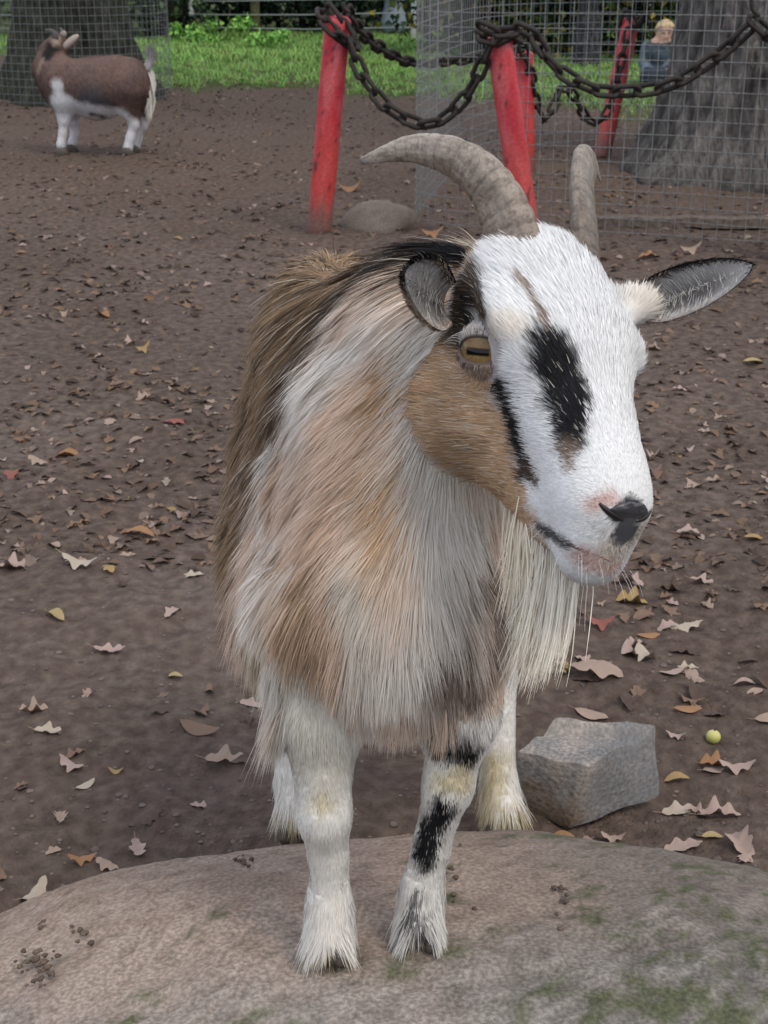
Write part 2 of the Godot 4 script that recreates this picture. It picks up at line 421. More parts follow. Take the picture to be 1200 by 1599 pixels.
# ------------------------------------------------------------------ hair
func hair(mb: MB, length: PackedFloat32Array, density: PackedFloat32Array, comb: PackedVector3Array, width: float, lift: float, droop: float, seed_: int, vary := 0.22) -> ArrayMesh:
	# ribbons that grow from the skin mesh; every hair takes its length, colour and lie from the skin at its root
	var r := RandomNumberGenerator.new()
	r.seed = seed_
	var total := 0
	var counts := PackedInt32Array()
	counts.resize(mb.ix.size() / 3)
	for k in counts.size():
		var a := mb.ix[k * 3]
		var b := mb.ix[k * 3 + 1]
		var c := mb.ix[k * 3 + 2]
		var area := (mb.v[b] - mb.v[a]).cross(mb.v[c] - mb.v[a]).length() * 0.5
		var e := area * (density[a] + density[b] + density[c]) / 3.0
		counts[k] = int(e + r.randf())
		total += counts[k]
	var v := PackedVector3Array()
	var n := PackedVector3Array()
	var col := PackedColorArray()
	var ix := PackedInt32Array()
	v.resize(total * 7); n.resize(total * 7); col.resize(total * 7); ix.resize(total * 15)
	var o := 0
	var q := 0
	for k in counts.size():
		var a := mb.ix[k * 3]
		var b := mb.ix[k * 3 + 1]
		var c := mb.ix[k * 3 + 2]
		for h in counts[k]:
			var x := r.randf()
			var y := r.randf()
			if x + y > 1.0:
				x = 1.0 - x
				y = 1.0 - y
			var z := 1.0 - x - y
			var p := mb.v[a] * z + mb.v[b] * x + mb.v[c] * y
			var nn := (mb.n[a] * z + mb.n[b] * x + mb.n[c] * y).normalized()
			var L := length[a] * z + length[b] * x + length[c] * y
			if L < 0.0012:
				L = 0.0012
			L *= 0.6 + 0.6 * r.randf()
			var pick := r.randf()
			var cc := mb.c[a] if pick < z else (mb.c[b] if pick < z + x else mb.c[c])
			var g := comb[a] * z + comb[b] * x + comb[c] * y
			var cs := p * (700.0 if L > 0.03 else 1600.0) * 0.1
			var clump := Vector3(nz.get_noise_3dv(cs), nz.get_noise_3dv(cs + Vector3(57, 11, 3)), nz.get_noise_3dv(cs + Vector3(5, 91, 43)))
			g = g - nn * g.dot(nn)
			var dir := (g.normalized() + nn * lift * (0.6 + 0.8 * r.randf()) + clump * (0.32 if L > .03 else .13) + Vector3(r.randf() - .5, r.randf() - .5, r.randf() - .5) * 0.18).normalized()
			if dir.dot(nn) < 0.06: dir = (dir + nn * (0.12 - dir.dot(nn))).normalized()
			var side := dir.cross(nn).normalized()
			var roll := (r.randf() - 0.5) * 1.0
			side = side * cos(roll) + dir.cross(side) * sin(roll)
			var nm := (nn + side * (r.randf() - 0.5) * 0.35 + dir * 0.15).normalized()
			if cc.g < .58 and width < .0015:
				var mix := r.randf()
				if mix < (.035 if cc.g < .05 else .12): cc = cc.lerp(Color(.74, .68, .60), .30 + .35 * r.randf())
				elif mix < .27: cc = cc * .62
			var vr := vary * (2.7 if cc.g < .24 else (1.8 if cc.g < .36 else 1.0))
			var s := 1.0 + (r.randf() - 0.5) * 2.0 * vr + (nz2.get_noise_3dv(p * 9.0) + nz2.get_noise_3dv(p * 45.0)) * vr * 0.9
			cc = Color(cc.r * s, cc.g * s, cc.b * s * (1.0 - 0.05 * (s - 1.0)))
			var w := width * (0.7 + 0.6 * r.randf()) * 0.5
			var down := Vector3(0, -droop * L, 0)
			var p1 := p + dir * (L * 0.33) + down * 0.11
			var p2 := p + dir * (L * 0.68) + down * 0.46
			var p3 := p + dir * L + down
			var root := p - nn * 0.002
			v[o] = root - side * w; v[o + 1] = root + side * w
			v[o + 2] = p1 - side * w; v[o + 3] = p1 + side * w
			v[o + 4] = p2 - side * w * 0.7; v[o + 5] = p2 + side * w * 0.7
			v[o + 6] = p3
			for i in 7:
				n[o + i] = nm
				col[o + i] = cc
			ix[q] = o; ix[q + 1] = o + 2; ix[q + 2] = o + 3
			ix[q + 3] = o; ix[q + 4] = o + 3; ix[q + 5] = o + 1
			ix[q + 6] = o + 2; ix[q + 7] = o + 4; ix[q + 8] = o + 5
			ix[q + 9] = o + 2; ix[q + 10] = o + 5; ix[q + 11] = o + 3
			ix[q + 12] = o + 4; ix[q + 13] = o + 6; ix[q + 14] = o + 5
			o += 7
			q += 15
	var arr := []
	arr.resize(Mesh.ARRAY_MAX)
	arr[Mesh.ARRAY_VERTEX] = v; arr[Mesh.ARRAY_NORMAL] = n; arr[Mesh.ARRAY_COLOR] = col; arr[Mesh.ARRAY_INDEX] = ix
	var m := ArrayMesh.new()
	m.add_surface_from_arrays(Mesh.PRIMITIVE_TRIANGLES, arr)
	print("hair ", total)
	return m

func lock(mb: MB, path: PackedVector3Array, w: float, nm: Vector3, c0: Color, c1: Color) -> void:     # one long free hair
	var first := mb.v.size()
	var cnt := path.size()
	for i in cnt:
		var t := (path[mini(i + 1, cnt - 1)] - path[maxi(i - 1, 0)]).normalized()
		var side := t.cross(nm).normalized()
		var u := float(i) / (cnt - 1)
		var ww := w * 0.5 * (1.0 if u < 0.6 else 1.0 - (u - 0.6) / 0.4 * 0.8)
		var cc := c0.lerp(c1, u)
		mb.vert(path[i] - side * ww, cc); mb.n.append(nm)
		mb.vert(path[i] + side * ww, cc); mb.n.append(nm)
	for i in cnt - 1:
		var a := first + i * 2
		mb.quad(a, a + 2, a + 3, a + 1)

# ------------------------------------------------------------------ materials
func mat(rough := 0.9, vc := true, col := Color.WHITE, spec := 0.3) -> StandardMaterial3D:
	var m := StandardMaterial3D.new()
	m.roughness = rough
	m.metallic_specular = spec
	m.vertex_color_use_as_albedo = vc
	m.albedo_color = col
	return m

func noisetex(freq: float, oct: int, c0: Color, c1: Color, size := 512, sd := 1, kind := FastNoiseLite.TYPE_SIMPLEX_SMOOTH, mid := -1.0, cm := Color.WHITE) -> NoiseTexture2D:
	var t := NoiseTexture2D.new()
	var f := FastNoiseLite.new()
	f.noise_type = kind
	f.frequency = freq
	f.fractal_octaves = oct
	f.seed = sd
	t.noise = f
	t.width = size
	t.height = size
	t.seamless = true
	var g := Gradient.new()
	g.set_color(0, c0)
	g.set_color(1, c1)
	if mid > 0.0: g.add_point(mid, cm)
	t.color_ramp = g
	return t

func tri(m: StandardMaterial3D, scale: float) -> StandardMaterial3D:
	m.uv1_triplanar = true
	m.uv1_world_triplanar = true
	m.uv1_scale = Vector3.ONE * scale
	return m

func materials() -> void:
	M.fur = mat(0.75, true, Color.WHITE, 0.22)
	M.fur.backlight_enabled = true
	M.fur.backlight = Color(.50, .50, .50)
	M.skin = mat(0.85, true, Color.WHITE, 0.2)
	var s := tri(mat(0.95, true, Color.WHITE, 0.25), 1.6)
	s.albedo_texture = noisetex(.018, 6, Color(.62, .60, .60), Color(1, 1, 1), 1024, 3)
	s.heightmap_enabled = true
	s.heightmap_texture = noisetex(.045, 6, Color.BLACK, Color.WHITE, 1024, 4)
	s.heightmap_scale = .5
	M.soil = s
	var b := tri(mat(0.88, true, Color.WHITE, 0.35), 5.0)
	b.albedo_texture = noisetex(.03, 8, Color(.60, .59, .59), Color(1, 1, 1), 1024, 8)
	b.heightmap_enabled = true
	b.heightmap_texture = noisetex(.02, 7, Color.BLACK, Color.WHITE, 1024, 9)
	b.heightmap_scale = .14
	M.stone = b
	var k := tri(mat(0.95, true, Color.WHITE, 0.2), 2.0)
	k.uv1_scale = Vector3(3.0, .8, 3.0)
	k.albedo_texture = noisetex(.02, 5, Color(.45, .45, .45), Color(1, 1, 1), 512, 14)
	k.heightmap_enabled = true
	k.heightmap_texture = noisetex(.03, 5, Color.BLACK, Color.WHITE, 512, 15)
	k.heightmap_scale = 2.0
	M.bark = k
	var h := tri(mat(0.55, true, Color.WHITE, 0.45), 14.0)
	h.heightmap_enabled = true
	h.heightmap_texture = noisetex(.03, 5, Color.BLACK, Color.WHITE, 512, 21)
	h.heightmap_scale = .05
	h.albedo_texture = noisetex(.05, 4, Color(.70, .69, .68), Color.WHITE, 512, 22)
	M.horn = h
	M.eye = mat(0.10, true, Color.WHITE, 0.3)
	M.eye.clearcoat_enabled = true
	M.eye.clearcoat = 0.2
	M.eye.clearcoat_roughness = 0.02
	M.wet = mat(0.4, true, Color.WHITE, 0.5)
	M.hoof = mat(0.6, true, Color.WHITE, 0.4)
	var p := tri(mat(0.5, true, Color.WHITE, 0.4), 6.0)
	p.albedo_texture = noisetex(.02, 5, Color(.78, .74, .74), Color.WHITE, 512, 31)
	M.paint = p
	var c := tri(mat(0.7, true, Color.WHITE, 0.5), 12.0)
	c.metallic = 0.25
	c.albedo_texture = noisetex(.04, 4, Color(.5, .5, .5), Color.WHITE, 512, 33)
	M.iron = c
	M.wire = mat(0.5, true, Color.WHITE, 0.5)
	M.wire.metallic = 0.4
	var l := mat(0.7, true, Color.WHITE, 0.3)
	l.backlight_enabled = true
	l.backlight = Color(.25, .25, .25)
	M.leaf = l
	M.cloth = tri(mat(0.9), 20.0)
	M.wood = tri(mat(0.9), 4.0)
	M.wood.albedo_texture = noisetex(.02, 5, Color(.6, .6, .6), Color.WHITE, 512, 41)

func _ready() -> void:
	rng.seed = 77
	nz.seed = 5
	nz.frequency = 1.0
	nz.fractal_octaves = 1
	nz2.seed = 9
	nz2.frequency = 1.0
	nz2.fractal_octaves = 3
	# camera
	var cam := Camera3D.new()
	cam.name = "camera"
	cam.fov = 40.0
	cam.near = 0.05
	cam.far = 300.0
	cam.position = EYE
	cam.rotation.x = -PITCH
	var lens := CameraAttributesPhysical.new()
	lens.frustum_focal_length = 32.9697
	lens.frustum_focus_distance = 1.12
	lens.exposure_aperture = 18.0
	cam.attributes = lens
	cam.fov = 40.0
	add_child(cam)
	cam.current = true
	# overcast sky
	var we := WorldEnvironment.new()
	we.name = "world_environment"
	var env := Environment.new()
	env.background_mode = Environment.BG_SKY
	var sm := ProceduralSkyMaterial.new()
	sm.sky_top_color = Color(.85, .88, .94)
	sm.sky_horizon_color = Color(.88, .895, .925)
	sm.sky_curve = 0.3
	sm.ground_bottom_color = Color(.20, .17, .15)
	sm.ground_horizon_color = Color(.32, .32, .30)
	sm.sky_energy_multiplier = 1.0
	var sky := Sky.new()
	sky.sky_material = sm
	env.sky = sky
	env.tonemap_mode = Environment.TONE_MAPPER_LINEAR
	env.tonemap_exposure = 1.45
	env.sdfgi_enabled = true
	env.ssao_enabled = true
	env.ssil_enabled = true
	we.environment = env
	add_child(we)
	# the sun behind the cloud
	var sun := DirectionalLight3D.new()
	sun.name = "sun"
	sun.light_energy = 0.38
	sun.light_angular_distance = 20.0
	sun.light_color = Color(1.0, .96, .90)
	sun.shadow_enabled = true
	sun.look_at_from_position(Vector3(2.2, 5.0, 2.6), Vector3.ZERO)
	add_child(sun)

	var t0 := Time.get_ticks_msec()
	materials()
	setting()
	print("setting ", Time.get_ticks_msec() - t0)
	trees_and_cages()
	posts_and_chains()
	print("posts ", Time.get_ticks_msec() - t0)
	background()
	far_goat()
	people()
	print("far ", Time.get_ticks_msec() - t0)
	near_goat()
	print("goat ", Time.get_ticks_msec() - t0)
	leaves()
	print("all ", Time.get_ticks_msec() - t0)


# ------------------------------------------------------------------ ground and stones
func soil_height(x: float, z: float) -> float:
	var p := Vector3(x, 0, z)
	return nz2.get_noise_3dv(p * 2.2) * .022 + nz2.get_noise_3dv(p * 9.0 + Vector3(9, 0, 0)) * .010 + nz2.get_noise_3dv(p * 24.0 + Vector3(0, 7, 0)) * .0038 - .004

func grass_row(px: float) -> float:                     # where the bare soil ends, as rows of ground distance
	var k := [[-400, 84], [0, 88], [280, 138], [500, 136], [650, 150], [900, 178], [1050, 187], [1700, 200]]
	for i in k.size() - 1:
		if px < k[i + 1][0]:
			return lerpf(k[i][1], k[i + 1][1], clampf((px - k[i][0]) / float(k[i + 1][0] - k[i][0]), 0, 1))
	return 200.0

func grassy(x: float, z: float) -> float:               # metres past the edge of the grass
	var dep := Vector3(x, -EYE.y, z).dot(fwd)
	if dep < 3.0: return -5.0
	var px := 600.0 + FOCAL * x / dep
	return -z + onground(600.0, grass_row(px)).z + nz2.get_noise_3d(x * .8, 0, z * .8) * 0.9

func boulder_top(x: float, z: float) -> float:
	return -.20 + .365 * sqrt(maxf(0.0, 1.0 - pow(absf((x - .06) / .72), 2.5) - pow((z + .93) / .55, 2)))

func clod_mesh() -> ArrayMesh:
	var mb := MB.new()
	ball(mb, Vector3.ZERO, Vector3(1, .6, .85), func(_d): return Color.WHITE, 4, 6)
	for i in mb.v.size():
		mb.v[i] *= 1.0 + nz.get_noise_3dv(mb.v[i] * 1.3) * .5
	return mb.mesh()

func setting() -> void:
	var mb := MB.new()
	var cols := 270
	var hs := PackedFloat32Array()
	var h := 0.25
	while h < 150.0:
		hs.append(h)
		h *= (1.008 if h < 5.0 else 1.013) if h < 14.0 else 1.06
	for i in hs.size():
		for j in cols:
			var s := (float(j) / (cols - 1) - 0.5) * 2.0
			var x := (s * .36 + pow(absf(s), 7.0) * signf(s) * 5.0) * (hs[i] + .25)
			var z := -hs[i] + .6 * 0.0
			var g := grassy(x, z)
			var y := soil_height(x, z) * (1.0 if hs[i] < 30 else 0.3)
			var wet := nz2.get_noise_3d(x * .9, 3, z * .9)
			var c := Color(.196, .153, .130).lerp(Color(.148, .111, .091), clampf(.5 + wet * 1.2, 0, 1))
			if hs[i] > 4.2: c = c.lerp(Color(.185, .135, .105), clampf((hs[i] - 4.2) / 2.5, 0, 1) * .75)
			if g > -.5: c = c.lerp(Color(.10, .14, .045), clampf((g + .2) * 1.5, 0, 1) * .9)
			mb.vert(Vector3(x, y, z), c)
	for i in hs.size() - 1:
		for j in cols - 1:
			var a := i * cols + j
			mb.quad(a, a + cols, a + cols + 1, a + 1)
	tag(put("ground", mb.mesh(), M.soil), "brown trodden bare soil of the paddock turning to green lawn behind", "ground", "", "structure")

	# little clods and crumbs that roughen the soil
	var where := []
	var colors := []
	for k in 6000:
		var py := 130.0 + 1290.0 * pow(rng.randf(), 1.25)
		var p := onground(rng.randf_range(-600, 1800), py)
		if grassy(p.x, p.z) > .2: continue
		var s := rng.randf_range(.0008, .0036) * (1.0 + 1.2 * pow(rng.randf(), 8.0)) * (1.0 if p.z > -3.5 else 1.7)
		p.y = soil_height(p.x, p.z) + s * .1
		where.append(Transform3D(Basis(Vector3.UP, rng.randf() * TAU).scaled(Vector3(s, s * rng.randf_range(.3, .7), s)), p))
		var v := rng.randf_range(.65, 1.15)
		colors.append(Color(.15 * v, .122 * v, .108 * v))
	tag(many("soil_crumbs", clod_mesh(), M.skin, where, colors), "crumbs and clods of brown soil strewn over the bare ground", "soil crumbs")

	# the boulder
	mb = MB.new()
	var rows := 250
	var cs := 360
	for i in rows + 1:
		var a := PI * i / rows
		for j in cs:
			var w := TAU * j / cs
			var d := Vector3(cos(a), sin(a) * cos(w), sin(a) * sin(w))
			var p := Vector3(.06, -.20, -.93) + Vector3(signf(d.x) * pow(absf(d.x), .80), d.y, d.z) * Vector3(.72, .365, .55)
			var nn := nz2.get_noise_3dv(p * 3.0)
			var fine := nz2.get_noise_3dv(p * 24.0)
			var grain := nz.get_noise_3dv(p * 160.0)
			var near := smoothstep(-1.08, -.90, p.z + nn * .10 + (p.x if p.x > 0 else p.x * .25) * .22)
			var pit := nz2.get_noise_3dv(p * 70.0)
			p += d * (nn * .016 + fine * (.0022 + .0040 * near) + pit * .0018 * (.5 + near) + grain * .0007)
			var dust := Color(.52, .415, .345).lerp(Color(.40, .30, .24), clampf(.5 + fine * 1.4 + nn, 0, 1))
			var grey := Color(.27, .245, .22).lerp(Color(.50, .465, .42), clampf(.5 + fine * 1.0 + pit * 2.4, 0, 1)).lerp(Color(.52, .42, .36), clampf(nn * 1.5 + (.35 if p.x < .05 else 0.0), 0, .75))
			var c := dust.lerp(grey, near)
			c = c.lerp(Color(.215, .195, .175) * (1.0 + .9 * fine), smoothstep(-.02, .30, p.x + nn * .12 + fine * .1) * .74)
			if grain > .25: c = c.lerp(Color(.66, .62, .58), (grain - .25) * near)
			var m := nz2.get_noise_3dv(p * 8.0 + Vector3(31, 7, 0)) + nz2.get_noise_3dv(p * 26.0 + Vector3(3, 17, 2)) * .55 + smoothstep(-1.06, -.92, p.z) * .22 - .06 + (smoothstep(.05, .30, p.x) * .34 if p.x > 0 else -.03)
			m += pit * .55 + grain * .25
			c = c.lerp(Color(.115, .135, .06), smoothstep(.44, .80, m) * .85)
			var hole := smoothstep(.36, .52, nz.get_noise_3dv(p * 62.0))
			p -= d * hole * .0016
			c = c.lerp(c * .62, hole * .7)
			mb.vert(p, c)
	for i in rows:
		for j in cs:
			var k := i * cs + j
			var l := i * cs + (j + 1) % cs
			mb.quad(k, k + cs, l + cs, l)
	tag(put("boulder", mb.mesh(), M.stone), "wide rounded granite boulder, dusty brown on top with green moss, under the goat's front hooves", "boulder")
	where = []
	colors = []
	for spot in [[60, 1512, 26, 60], [66, 1446, 6, 10], [130, 1458, 18, 10], [690, 1372, 50, 18], [380, 1345, 14, 10], [880, 1420, 40, 10]]:
		for k in spot[3]:
			var q: Vector3 = at(spot[0] + rng.randfn() * spot[2] * .6, spot[1] + rng.randfn() * spot[2] * .55, 1.0)
			var dir := (q - EYE).normalized()
			var t := .8
			for it in 60:
				var r := EYE + dir * t
				if r.y < boulder_top(r.x, r.z): break
				t += .012
			q = EYE + dir * t
			q.y = boulder_top(q.x, q.z)
			var s := rng.randf_range(.0012, .0036)
			where.append(Transform3D(Basis(Vector3.UP, rng.randf() * TAU).scaled(Vector3(s, s, s)), q))
			var v := rng.randf_range(.6, 1.0)
			colors.append(Color(.15 * v, .11 * v, .088 * v))
	tag(many("dirt_crumbs", clod_mesh(), M.skin, where, colors), "dark dirt crumbs left on top of the boulder", "dirt")

	# granite block behind the boulder, on the right
	var A := onground(888, 1296); var B := onground(1036, 1246); var D := onground(806, 1262)
	var C := B + D - A
	var tops := [onground(922, 1195, .088), onground(1026, 1130, .088), onground(868, 1119, .088), onground(806, 1172, .082)]
	C = Vector3(tops[2].x, 0, tops[2].z + .01)
	mb = MB.new()
	var lo := [A, B, C, D]
	var N := 14
	for face in 6:
		var first := mb.v.size()
		for i in N + 1:
			for j in N + 1:
				var u := 2.0 * i / N - 1.0
				var v := 2.0 * j / N - 1.0
				var q: Vector3 = [Vector3(u, v, 1), Vector3(v, u, -1), Vector3(1, u, v), Vector3(-1, v, u), Vector3(v, 1, u), Vector3(u, -1, v)][face]
				var inner := q.clamp(Vector3.ONE * -.92, Vector3.ONE * .92)
				q = inner + (q - inner).normalized() * .08
				var s := Vector3(q.x * .5 + .5, q.y * .5 + .5, q.z * .5 + .5)
				var a: Vector3 = lo[0].lerp(lo[1], s.x).lerp(lo[3].lerp(lo[2], s.x), s.z)
				var b: Vector3 = tops[0].lerp(tops[1], s.x).lerp(tops[3].lerp(tops[2], s.x), s.z)
				var p: Vector3 = a.lerp(b, s.y)
				var fine := nz2.get_noise_3dv(p * 30.0)
				p += Vector3(nz2.get_noise_3dv(p * 11.0), nz2.get_noise_3dv(p * 11.0 + Vector3(9, 9, 9)), nz2.get_noise_3dv(p * 11.0 + Vector3(0, 40, 0))) * .005
				p.y += fine * .002 - (.012 * exp(-pow((s.x - .72) / .16, 2)) * s.y)
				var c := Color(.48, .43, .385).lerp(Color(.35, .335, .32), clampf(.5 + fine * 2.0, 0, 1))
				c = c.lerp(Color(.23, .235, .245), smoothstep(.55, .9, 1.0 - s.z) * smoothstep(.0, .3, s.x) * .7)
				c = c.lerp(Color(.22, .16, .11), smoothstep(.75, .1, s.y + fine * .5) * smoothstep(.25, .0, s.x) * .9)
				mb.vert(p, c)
		for i in N:
			for j in N:
				var k := first + i * (N + 1) + j
				mb.quad(k, k + N + 1, k + N + 2, k + 1)
	tag(put("granite_block", mb.mesh(), M.stone), "squared grey granite block lying on the soil right behind the boulder", "stone block")

	# low stone by the foot of the leftmost red post
	mb = MB.new()
	var o := onground(592, 352)
	ball(mb, o, Vector3(.145, .095, .10), func(d): return Color(.30, .25, .215) * (1.0 + .25 * nz2.get_noise_3dv(d * 3.0)), 24, 36)
	for i in mb.v.size():
		mb.v[i] += Vector3(1, .6, 1) * nz2.get_noise_3dv(mb.v[i] * 9.0) * .022
	tag(put("field_stone", mb.mesh(), M.stone), "low rounded brown stone half sunk beside the leftmost red post", "stone")

# ------------------------------------------------------------------ trees in their wire cages
func leaf_sheet() -> ArrayMesh:                          # a small folded leaf, one unit long
	var mb := MB.new()
	var c := Color.WHITE
	for p in [Vector3(0, 0, 0), Vector3(-.32, .10, .4), Vector3(.32, .10, .4), Vector3(0, -.02, .45), Vector3(0, -.10, 1)]: mb.vert(p, c)
	mb.tri(0, 3, 1); mb.tri(0, 2, 3); mb.tri(1, 3, 4); mb.tri(3, 2, 4)
	return mb.flat()

func trunk_mesh(r0: float, flare: float, height: float, lean: Vector2, sd: float, c0: Color, c1: Color, sides := 150) -> ArrayMesh:
	var mb := MB.new()
	var rows := 130
	for i in rows + 1:
		var u := float(i) / rows
		var y := -.12 + (height + .12) * pow(u, 1.7)
		for j in sides:
			var w := TAU * j / sides
			var dir := Vector3(cos(w), 0, sin(w))
			var foot := exp(-maxf(y, 0.0) / .30)
			var lobe := 1.0 + foot * .35 * nz.get_noise_3d(cos(w) * 1.3 + sd, 0, sin(w) * 1.3)
			var r := r0 * (1.0 - .30 * clampf(y / height, 0, 1)) + flare * foot * lobe
			var q := Vector3(cos(w) * 9.0 * (r0 + .2), y * 1.7, sin(w) * 9.0 * (r0 + .2)) + Vector3(sd, 0, 0)
			var ridge := absf(nz.get_noise_3dv(q * 1.5)) - .25 + .5 * absf(nz.get_noise_3dv(q * Vector3(3.4, 2.6, 3.4)))
			r += ridge * .042
			var p := dir * r + Vector3(lean.x * y, y, lean.y * y)
			mb.vert(p, c0.lerp(c1, clampf(.45 + ridge * 1.3 + .5 * nz2.get_noise_3dv(p * 3.0), 0, 1)))
	for i in rows:
		for j in sides:
			var k := i * sides + j
			var l := i * sides + (j + 1) % sides
			mb.quad(k, k + sides, l + sides, l)
	return mb.mesh()

func crown(parent: Node3D, centre: Vector3, size: Vector3, count: int, leaf: float, tones: Array, called := "crown") -> void:
	var where := []
	var colors := []
	var clumps := []
	for k in maxi(8, count / 60):
		clumps.append(Vector3(rng.randfn(), rng.randfn(), rng.randfn()).normalized() * pow(rng.randf(), .4))
	for k in count:
		var c: Vector3 = clumps[rng.randi() % clumps.size()]
		var d: Vector3 = c + Vector3(rng.randfn(), rng.randfn(), rng.randfn()) * .17
		var p: Vector3 = centre + d * size
		if p.y < .02: continue
		var s := leaf * rng.randf_range(.6, 1.3)
		where.append(Transform3D(Basis.from_euler(Vector3(rng.randf_range(-1.2, 1.2), rng.randf() * TAU, rng.randf_range(-1, 1))).scaled(Vector3(s, s, s)), p))
		var t: Color = tones[rng.randi() % tones.size()]
		colors.append(t * rng.randf_range(.7, 1.3))
	many(called, leaf_sheet(), M.leaf, where, colors, parent)

func limbs(parent: Node3D, y: float, r: float, col: Color, n := 4) -> void:
	for k in n:
		var w := TAU * (k + rng.randf() * .5) / n
		var d := Vector3(cos(w), .9, sin(w))
		var mb := MB.new()
		var path := smoothpath([Vector3(0, y - .3, 0), Vector3(0, y, 0) + d * .7, Vector3(0, y, 0) + d * 1.6 + Vector3(0, .3, 0), Vector3(0, y, 0) + d * 2.4 + Vector3(0, 1.0, 0)], 10)
		tube(mb, path, func(u, _w): return r * (1.0 - .8 * u), 8, func(_u, _w, _p): return col)
		put("limb", mb.mesh(), M.bark, parent)

func cage(o: Node3D, ring: Array, height: float, r: float, col: Color, pitch := .05) -> void:
	# welded mesh: the ring in ground points (relative to o), every upright and every hoop is real wire
	var pts := PackedVector3Array()
	for i in ring.size():
		var a: Vector3 = ring[(i - 1 + ring.size()) % ring.size()]
		var b: Vector3 = ring[i]
		var c: Vector3 = ring[(i + 1) % ring.size()]
		var d: Vector3 = ring[(i + 2) % ring.size()]
		for k in 12: pts.append(b.cubic_interpolate(c, a, d, k / 12.0))
	var mb := MB.new()
	var y := .015
	while y < height:
		for i in pts.size():
			rod(mb, pts[i] + Vector3(0, y, 0), pts[(i + 1) % pts.size()] + Vector3(0, y, 0), r, col, 3)
		y += pitch
	tag(put("hoop_wires", mb.mesh(), M.wire, o), "", "", "", "stuff")
	mb = MB.new()
	var left := 0.0
	for i in pts.size():
		var a := pts[i]
		var b := pts[(i + 1) % pts.size()]
		var L := a.distance_to(b)
		while left < L:
			var p := a.lerp(b, left / L)
			var out := Vector3(b.z - a.z, 0, a.x - b.x).normalized() * r * 2.0
			rod(mb, p + out, p + out + Vector3(0, height - .02, 0), r, col, 3)
			left += pitch
		left -= L
	tag(put("upright_wires", mb.mesh(), M.wire, o), "", "", "", "stuff")

func trees_and_cages() -> void:
	var bark0 := Color(.065, .062, .060)
	var bark1 := Color(.27, .25, .232)
	var base := onground(1232, 262)
	base.y = 0
	var o := thing("caged_tree", base, "thick grey furrowed trunk in a wire cage at the right edge, behind the chains", "tree")
	put("trunk", trunk_mesh(.545, .26, 5.2, Vector2(.0, 0), 3.0, bark0, bark1), M.bark, o)
	limbs(o, 5.0, .16, bark1)
	crown(o, Vector3(.1, 7.4, 0), Vector3(3.0, 1.8, 3.0), 2600, .12, [Color(.10, .12, .03), Color(.17, .12, .03), Color(.07, .10, .03)])
	var f := []
	for p in [[657, 330], [664, 349], [720, 358], [830, 363], [940, 368], [1060, 375], [1190, 384], [1330, 384]]: f.append(onground(p[0], p[1]) - base)
	for q in [Vector3(1.05, 0, .55), Vector3(1.15, 0, -.2), Vector3(.85, 0, -.85), Vector3(.1, 0, -1.1), Vector3(-.8, 0, -.95), Vector3(-1.45, 0, -.35)]: f.append(q)
	o = thing("tree_guard", base, "square welded wire mesh guard standing round the thick tree at right", "wire cage")
	cage(o, f, 1.3, .0018, Color(.27, .28, .285))
	var mb := MB.new()
	var a := onground(905, 352)
	var b := onground(1330, 356)
	var across := (b - a).normalized()
	var dz := across.cross(Vector3.UP) * .035
	for i in 25:
		var p := a.lerp(b, i / 24.0) + Vector3(0, nz.get_noise_1d(i * .7) * .006, 0)
		for q in [p - dz, p - dz + Vector3(0, .035, 0), p + dz + Vector3(0, .035, 0), p + dz]:
			mb.vert(q, Color(.235, .185, .158))
	mb.rings(25, 4, 0)
	tag(put("timber_edging", mb.flat(), M.wood), "weathered grey-brown timber edging on the ground inside the right tree guard", "timber edging")

	base = onground(122, 150)
	base.y = 0
	o = thing("caged_tree", base, "dark greenish trunk with spreading roots in a wire cage behind the far goat", "tree")
	put("trunk", trunk_mesh(.34, .30, 5.2, Vector2(-.01, 0), 11.0, Color(.045, .047, .040), Color(.115, .118, .098)), M.bark, o)
	limbs(o, 5.0, .15, Color(.1, .1, .09))
	crown(o, Vector3(0, 7.4, 0), Vector3(3.0, 1.8, 3.0), 2600, .12, [Color(.10, .12, .03), Color(.17, .12, .03), Color(.07, .10, .03)])
	f = []
	for k in 14:
		var w := TAU * k / 14
		f.append(Vector3(cos(w) * .66, 0, sin(w) * .66))
	o = thing("tree_guard", base, "round wire mesh guard about the dark trunk at upper left", "wire cage")
	cage(o, f, 1.3, .0016, Color(.20, .22, .22))

# ------------------------------------------------------------------ red posts and the iron chains between them
func post(base: Vector3, top: Vector3, r: float, label: String) -> Node3D:
	var o := thing("red_post", base, label, "post", "red posts joined by chains")
	var mb := MB.new()
	var t := top - base
	var path := PackedVector3Array()
	for i in 41: path.append(t * (i / 40.0) - (t * .06 if i == 0 else Vector3.ZERO))
	path.append(t + t.normalized() * r * .22)
	tube(mb, path, func(u, _w): return r * (1.0 if u < .99 else .72), 28, func(_u, w, p):
		var y: float = p.y
		var c := Color(.62, .044, .066).lerp(Color(.72, .16, .17), clampf(.4 + nz2.get_noise_3d(w * .6, y * 4.0, base.x) * 1.4, 0, 1))
		c = c.lerp(Color(.66, .085, .065), smoothstep(.35, .7, 1.0 - y / t.y) * .6)
		var chip := nz2.get_noise_3d(cos(w) * 3.0, y * 22.0, sin(w) * 3.0 + base.x)
		c = c.lerp(Color(.10, .05, .045), smoothstep(.42, .5, chip))
		return c.lerp(Color(.20, .135, .115), smoothstep(.17, .02, y + nz2.get_noise_2d(w * 2.0, 1) * .06) * .92))
	put("shaft", mb.mesh(), M.paint, o)
	return o

